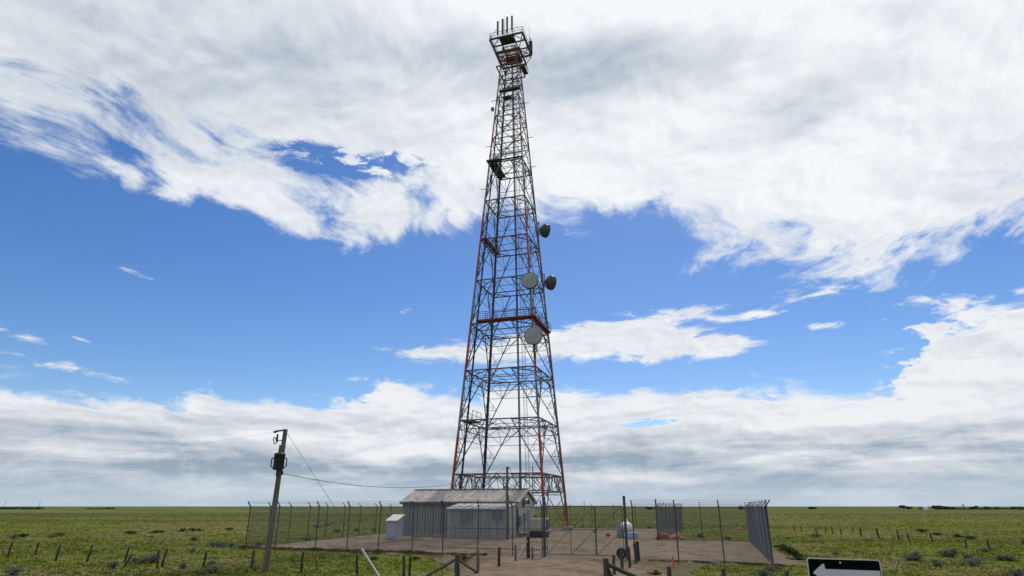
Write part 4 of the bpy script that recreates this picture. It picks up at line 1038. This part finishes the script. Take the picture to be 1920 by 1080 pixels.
# far field fence on the right
lab2 = 'small dark fence post along the far dirt track in the field'
for px, py, ty_, ln in ((1615, 1006.5, 991, 1613.5), (1648.5, 1009, 991.5, 1644), (1686, 1013, 994.5, 1681.5), (1705, 1015, 998.5, 1700.5), (1749, 1017, 999.5, 1743.5), (1813, 1026, 1011, 1809), (1855, 1028.5, 1013, 1850.5), (1920, 1021, 1012.5, 1916),
        (1490, 995, 986, None), (1503, 996.5, 986, None), (1531, 1000, 990, None), (1549, 998, 988, None), (1561, 1001, 987, 1559), (1578, 1003, 991, None), (1600, 997, 988, None), (1614, 1003, 992, None), (1646, 1007, 991, None)):
    wpost(px, py, ty_, .06, m_wood_d, lab2, 'far field fence posts', ln)

# ------------------------------------------------------------------ arrow sign close to the road
sw, sh_ = .85, .345
zs = FOC * .914 / 135.5                                   # distance at which a 0.914 m board spans its pixels
def ATZ(px, py, Z): d = ray(px, py); return Vector((0, 0, EYE)) + d * Z
pl_, pr_ = ATZ(1513.5, 1045.5, zs * 1.012), ATZ(1647, 1049.5, zs * .988)
ux = (pr_ - pl_); ux.z = 0; ux.normalize(); rz_ = math.atan2(ux.y, ux.x)
tc_ = (pl_ + pr_) / 2
roll = math.asin((pl_.z - pr_.z) / (pr_ - pl_).length)
sg = empty('arrow_sign', (tc_.x, tc_.y, 0), rz_, 'black rectangular road sign with a white arrow pointing left on a steel post', 'sign')
zt = tc_.z
def rrect(w, h, r, cz, y, n=6):
    out = []
    for cx_, cz_, a0 in ((w / 2 - r, h / 2 - r, 0), (-w / 2 + r, h / 2 - r, 90), (-w / 2 + r, -h / 2 + r, 180), (w / 2 - r, -h / 2 + r, 270)):
        for k in range(n + 1):
            a = R(a0 + 90 * k / n); out.append((cx_ + r * math.cos(a), y, cz + cz_ + r * math.sin(a)))
    return out
def plate(name, outline, y0, y1, m_, parent, rollc):
    m = MB(); c, s_ = math.cos(-roll), math.sin(-roll)
    rot = lambda p, y: (p[0] * c - (p[2] - rollc) * s_, y, rollc + p[0] * s_ + (p[2] - rollc) * c)
    n = len(outline); f = [rot(p, y0) for p in outline]; bk = [rot(p, y1) for p in outline]
    m.add(f + bk, [tuple(range(n)), tuple(reversed(range(n, 2 * n)))] + [(i, n + i, n + (i + 1) % n, (i + 1) % n) for i in range(n)])
    me = m.mesh(name, m_); bm = bmesh.new(); bm.from_mesh(me); bmesh.ops.recalc_face_normals(bm, faces=bm.faces); bm.to_mesh(me); bm.free()
    return link(name, me, parent)
cz = zt - sh_ / 2
bd = plate('board', rrect(sw, sh_, .03, cz, 0), 0, .006, m_sign_w, sg, cz)
plate('face', rrect(sw - .026, sh_ - .026, .022, cz, 0), -.003, -.0005, m_sign_k, sg, cz)
ah, st, hw = .105, .046, .135
x0, x1 = -.372, .402
plate('arrow', [(x0, 0, cz), (x0 + .125, 0, cz + ah), (x0 + .145, 0, cz + ah), (x0 + .150, 0, cz + ah - .02), (x0 + .148, 0, cz + st), (x1, 0, cz + st), (x1, 0, cz - st), (x0 + .148, 0, cz - st), (x0 + .150, 0, cz - ah + .02), (x0 + .145, 0, cz - ah), (x0 + .125, 0, cz - ah)], -.006, -.0035, m_sign_w, sg, cz)
m = MB(); m.box((0, .035, cz / 2 + .06), (.06, .04, cz + sh_ - .18)); m.build('sign_post', m_galv, sg, world=False)
for dz_ in (-.13, .125):
    m = MB(); m.lathe([(.011, -.0055), (.011, -.011), (.006, -.014), (.001, -.0145)], (-.035, 0, cz + dz_), (0, 1, 0), 12); m.v = [(x, -abs(y) - .001, z) for x, y, z in m.v]; m.build('bolt', m_sign_w, sg, world=False)

# ------------------------------------------------------------------ sagebrush and weeds
def bush_mesh(name, seed, leafs, m_leaf, m_stem, rx, h, leaf=.05):
    rr = np.random.default_rng(seed); m = MB(); r2 = random.Random(seed)
    tips = []
    for i in range(16):
        a = r2.uniform(0, 6.28); e = r2.uniform(.15, 1.0); d = Vector((math.cos(a) * rx * e, math.sin(a) * rx * e, h * r2.uniform(.55, 1.0) * (1.05 - .45 * e * e)))
        m.tube([(0, 0, -.03), d * .5 + Vector((0, 0, h * .06)), d], .016, 4, .005, cap=False); tips.append(d)
    st = m.mesh('stem', m_stem)
    q = MB()
    for i in range(leafs):
        t = tips[i % len(tips)]; k = r2.uniform(.45, 1.08); c = t * k + Vector((r2.gauss(0, .11 * rx * 1.4), r2.gauss(0, .11 * rx * 1.4), r2.gauss(0, .09 * h)))
        if c.z < 0: c.z = abs(c.z) * .5
        a = Vector((r2.gauss(0, 1), r2.gauss(0, 1), r2.gauss(0, .5) + .6)).normalized(); b = a.cross(Vector((r2.gauss(0, 1), r2.gauss(0, 1), r2.gauss(0, 1)))).normalized()
        s_ = leaf * r2.uniform(.6, 1.4); q.add([c - b * s_ * .35, c + a * s_, c + b * s_ * .35, c - a * s_ * .4], [(0, 1, 2, 3)])
    return q.mesh('foliage', m_leaf), st
sage = [bush_mesh('sage', 20 + i, 620, m_sage, m_sage_s, .5, .5, .055) for i in range(3)]
weed = [bush_mesh('weed', 40 + i, 420, m_weed, m_sage_s, .5, .45, .07) for i in range(2)]
def bush(px, py, w, h, kind, label, group, i):
    g = G(px, py); fo, st = kind[i % len(kind)]
    o = empty('sagebrush' if kind is sage else 'weed_clump', g, random.uniform(0, 6), label, 'bush', group); o.scale = (w * .8, w * .8, h * .72)
    link('foliage', fo, o); link('stems', st, o)
def slab(px, py):
    if px < 200: return 'low sagebrush clump in the open grass past the leaning post', 'sagebrush in the far grass'
    if px < 330: return 'sagebrush clump growing beside the upright and tilted pair of thin posts', 'sagebrush by the tilted post'
    if px < 440: return 'sagebrush clump between the thin posts and the corner of the chain-link yard', 'sagebrush by the fence corner'
    if px < 500: return 'sagebrush clump just behind the leaning utility pole', None
    if px < 1460: return 'small sagebrush in the verge before the slatted side fence', 'sagebrush in the verge'
    if px < 1600: return 'lone sagebrush in the grass between the slatted side fence and the field posts', 'sagebrush past the slatted fence'
    return 'grey-green sagebrush clump in the open field grass beyond the arrow sign', 'sagebrush beyond the arrow sign'
for i, (px, py, w, h) in enumerate(((364, 1014, 1.3, .9), (398, 1025, 1.0, .8), (414, 1026, 1.3, 1.0), (432, 1026, 1.0, .8), (361, 1036, .8, .6), (268, 1056, 1.2, .95), (284, 1055, 1.3, 1.1), (212, 1066, 1.0, .75), (395, 1074, 1.1, .8), (345, 1066, .9, .65),
        (251, 1054, .7, .6), (395, 1058, .6, .5), (486, 1024, 1.1, .8), (24, 1010, 1.6, .8), (98, 1008, 1.4, .8), (22, 1078, 1.2, .8), (1717, 1051, 1.6, 1.1), (1706, 1051, 1.0, .8), (1775, 1044, 1.2, .9), (1787, 1044, 1.5, 1.1), (1823, 1061, 1.2, .9), (1832, 1056, .9, .7), (1757, 1062, .9, .8), (1851, 1036, 1.1, .9),
        (1893, 1052, 1.3, .8), (1878, 1051, 1.0, .7), (1817, 1046, .8, .7), (1904, 1082, 1.0, .8), (1434, 1084, 1.1, .8), (1531, 1007, 1.3, 1.0), (1447, 1072, .7, .6), (1568, 1041, .6, .5))):
    bush(px, py, w, h, sage, *slab(px, py), i)
for i, (px, py, w, h) in enumerate(((634, 999, 1.6, 1.1), (593, 990, 2.2, 1.1), (573, 1014, 1.3, .9), (668, 996, 1.5, .9), (701, 996, 1.5, .9), (615, 985, 2, 1))):
    bush(px, py, w, h, sage, 'grey sagebrush clump seen through the left side chain-link fence', 'sagebrush behind the side fence', i)
def wlab(px, py):
    if px < 500: return 'dark low weed clump along the faint track past the thin grass posts', 'weeds along the faint track'
    if px > 1700: return 'dark low weed clump along the far dirt track in the field', 'weeds along the far track'
    if px > 1400: return 'dark green weed clump at the foot of the slatted side fence', 'weeds at the slatted fence'
    if px > 1300: return 'dark weed clump behind the short joining fence', 'weeds behind the joining fence'
    if py > 1070: return 'small weed clump on the bare verge right of the drive', None
    if px > 1000: return 'dark weed clump at the foot of the fence behind the tower', 'weeds at the back fence'
    if px > 850: return 'leafy weed clump behind the stout braced corner post', 'weeds by the corner post'
    return 'small weed clump under the front chain-link fence', 'weeds under the front fence'
for i, (px, py, w, h) in enumerate(((1468, 1030, 1.5, .9), (1480, 1036, 1.7, 1.0), (1491, 1044, 1.6, .9), (1496, 1052, 1.3, .7), (1072, 990, 1.3, .9), (1093, 989, 1.0, .7), (1218, 991, 1.0, .7), (1366, 1012, 1.1, .7), (1312, 1008, 1.2, .8), (873, 1050, .9, .7), (866, 1056, .8, .6), (1228, 1080, .8, .6), (778, 1050, .8, .5), (700, 1050, .8, .5), (243, 1001, 1.6, .8), (252, 1001, 1.4, .7), (292, 1000, 1.6, .8), (302, 999, 1.5, .7), (342, 997, 1.6, .9), (362, 996, 1.5, 1.0), (372, 996, 1.4, .7), (430, 994, 1.6, .8), (110, 1005, 1.6, .8), (40, 1007, 1.8, .9), (1728, 998, 2, .9), (1760, 1004, 1.6, .8), (1795, 1008, 1.6, .8), (1822, 1011, 1.5, .8))):
    bush(px, py, w, h, weed, *wlab(px, py), i)

# ------------------------------------------------------------------ far horizon
def far_tree(px, d, w, h, label, group, seed):
    x = (px - 960) / FOC * d * CP * 1.06; zb = float(swell(np.array(x), np.array(float(d))))
    o = empty('far_tree', (x, d, zb), 0, label, 'tree', group); r2 = random.Random(seed)
    m = MB(); m.tube([(0, 0, -.3), (0, 0, h * .5)], h * .04, 6, h * .02); m.build('trunk', m_sage_s, o, world=False)
    q = MB(); bl = [(r2.uniform(-.35, .35) * w, r2.uniform(-.3, .3) * w, h * r2.uniform(.35, .8), r2.uniform(.2, .34)) for _ in range(7)]
    for i in range(420):
        b = bl[i % 7]; v = Vector((r2.gauss(0, 1), r2.gauss(0, 1), r2.gauss(0, 1))).normalized() * r2.uniform(.6, 1.05) * b[3] * w
        c = Vector((b[0] + v.x, b[1] + v.y, max(.2, b[2] + v.z * min(1.0, h / w) * .9)))
        a = Vector((r2.gauss(0, 1), r2.gauss(0, 1), r2.gauss(0, 1))).normalized(); e = a.cross(Vector((r2.gauss(0, 1), r2.gauss(0, 1), .3))).normalized(); s_ = w * .085
        q.add([c - a * s_, c + e * s_, c + a * s_, c - e * s_], [(0, 1, 2, 3)])
    q.build('crown', m_tree_haze, o, world=False)
def flab(px):
    if px < 1300: return 'tiny low trees on the horizon above the slatted panel', 'horizon trees above the panel'
    if px < 1400: return 'tiny tree clump on the horizon above the short joining fence', None
    if px < 1500: return 'tiny low bush line on the horizon past the slatted side fence', None
    if px < 1690: return 'tiny dark tree on the horizon before the white tank', 'horizon trees before the tank'
    if px < 1756: return 'tiny dark tree on the horizon between white tank and windmill', 'horizon trees between tank and windmill'
    return 'tiny dark tree on the horizon beyond the windmill', 'horizon trees beyond the windmill'
k = 0
for px, w, h in ((1651, 9, 6), (1662, 7, 5.5), (1681, 5, 4), (1708, 10, 7), (1718, 10, 6.5), (1727, 9, 6), (1740, 6, 5), (1775, 8, 6.5), (1801, 9, 6), (1818, 6, 5), (1843, 6, 5), (1857, 7, 5.5), (1866, 6, 5), (1884, 8, 7.5), (1893, 7, 7), (1903, 9, 6), (1914, 9, 6), (1490, 8, 3.5), (1366, 9, 6), (1258, 9, 4.5), (1218, 8, 4.5), (1203, 9, 4.5)):
    far_tree(px, 640 + (k * 37) % 120, w * .85, h * .6, *flab(px), k); k += 1
def belt(px0, px1, d, h, label, seed):
    r2 = random.Random(seed); q = MB(); x0 = (px0 - 960) / FOC * d; x1 = (px1 - 960) / FOC * d
    for i in range(int((x1 - x0) * 12)):
        c = Vector((r2.uniform(x0, x1), d + r2.uniform(-5, 5), 0)); c.z = float(swell(np.array(c.x), np.array(c.y))) + h * r2.random() ** .7 * (.75 + .25 * math.sin(c.x * .35) * math.sin(c.x * .11))
        a = Vector((r2.gauss(0, 1), r2.gauss(0, 1), r2.gauss(0, 1))).normalized(); e = a.cross(Vector((r2.gauss(0, 1), r2.gauss(0, 1), .3))).normalized(); s_ = .75
        q.add([c - a * s_, c + e * s_, c + a * s_, c - e * s_], [(0, 1, 2, 3)])
    tag(q.build('shelterbelt', m_tree_haze), label, 'trees', kind='stuff')
belt(-40, 132, 760, 3.0, 'long dark row of shelterbelt trees on the far prairie horizon', 1)
belt(212, 257, 760, 1.8, 'short low tree row on the horizon past the long shelterbelt', 2)
belt(1735, 1920, 800, 1.6, 'low dark hedge line along the horizon under the tree clumps', 3)
d = 620
def fx(px): return (px - 960) / FOC * d
def zb(x): return float(swell(np.array(x), np.array(float(d))))
x = fx(1690); o = empty('white_tank', (x, d, zb(x)), 0, 'tiny bright white storage tank between trees on the horizon', 'tank')
m = MB(); m.lathe([(1.7, 0), (1.7, 2.4), (1.2, 3.0), (.01, 3.3)], n=16); m.build('shell', m_white, o, world=False)
m = MB(); m.bar((1.75, 0, 0), (1.75, 0, 2.6), .25); m.build('ladder', m_grey, o, world=False)
x = fx(1757); o = empty('farm_windmill', (x, d, zb(x)), 0, 'tiny dark windmill on the horizon beside the low trees', 'windmill'); o.scale = (.6, .6, .6)
m = MB()
for a, b in ((-1, -1), (1, -1), (1, 1), (-1, 1)): m.bar((a * 1.4, b * 1.4, 0), (a * .2, b * .2, 6.6), .28)
m.build('tower', m_thin, o, world=False)
m = MB()
for i in range(10):
    a = 2 * math.pi * i / 10; u = Vector((math.cos(a), 0, math.sin(a))); v = Vector((-u.z, .3, u.x)); c = Vector((0, -.4, 6.9)); m.quad(c + u * .4 - v * .12, c + u * 1.6 - v * .38, c + u * 1.6 + v * .38, c + u * .4 + v * .12)
m.build('wheel', m_thin, o, world=False)
m = MB(); m.bar((0, -.4, 6.9), (-2.2, .9, 6.9), .15); m.box((-2.3, 1, 6.9), (1.0, .12, 1.0)); m.build('tail_vane', m_thin, o, world=False)
for px, dd, h, lb in ((1087.5, 420, 6.6, 'single thin far utility pole on the horizon behind the gate'), (125, 760, 9.5, 'faint thin pole above the end of the long shelterbelt'), (64, 760, 9.5, 'faint thin pole above the middle of the long shelterbelt')):
    x = (px - 960) / FOC * dd; z0 = float(swell(np.array(x), np.array(float(dd)))); o = empty('far_pole', (x, dd, z0), 0, lb, 'pole')
    m = MB(); m.tube([(0, 0, 0), (0, 0, h)], .2, 6, .14); m.build('shaft', m_wood_d, o, world=False)
    m = MB(); m.bar((-.8, 0, h - .6), (.8, 0, h - .6), .15); m.build('crossarm', m_wood_d, o, world=False)
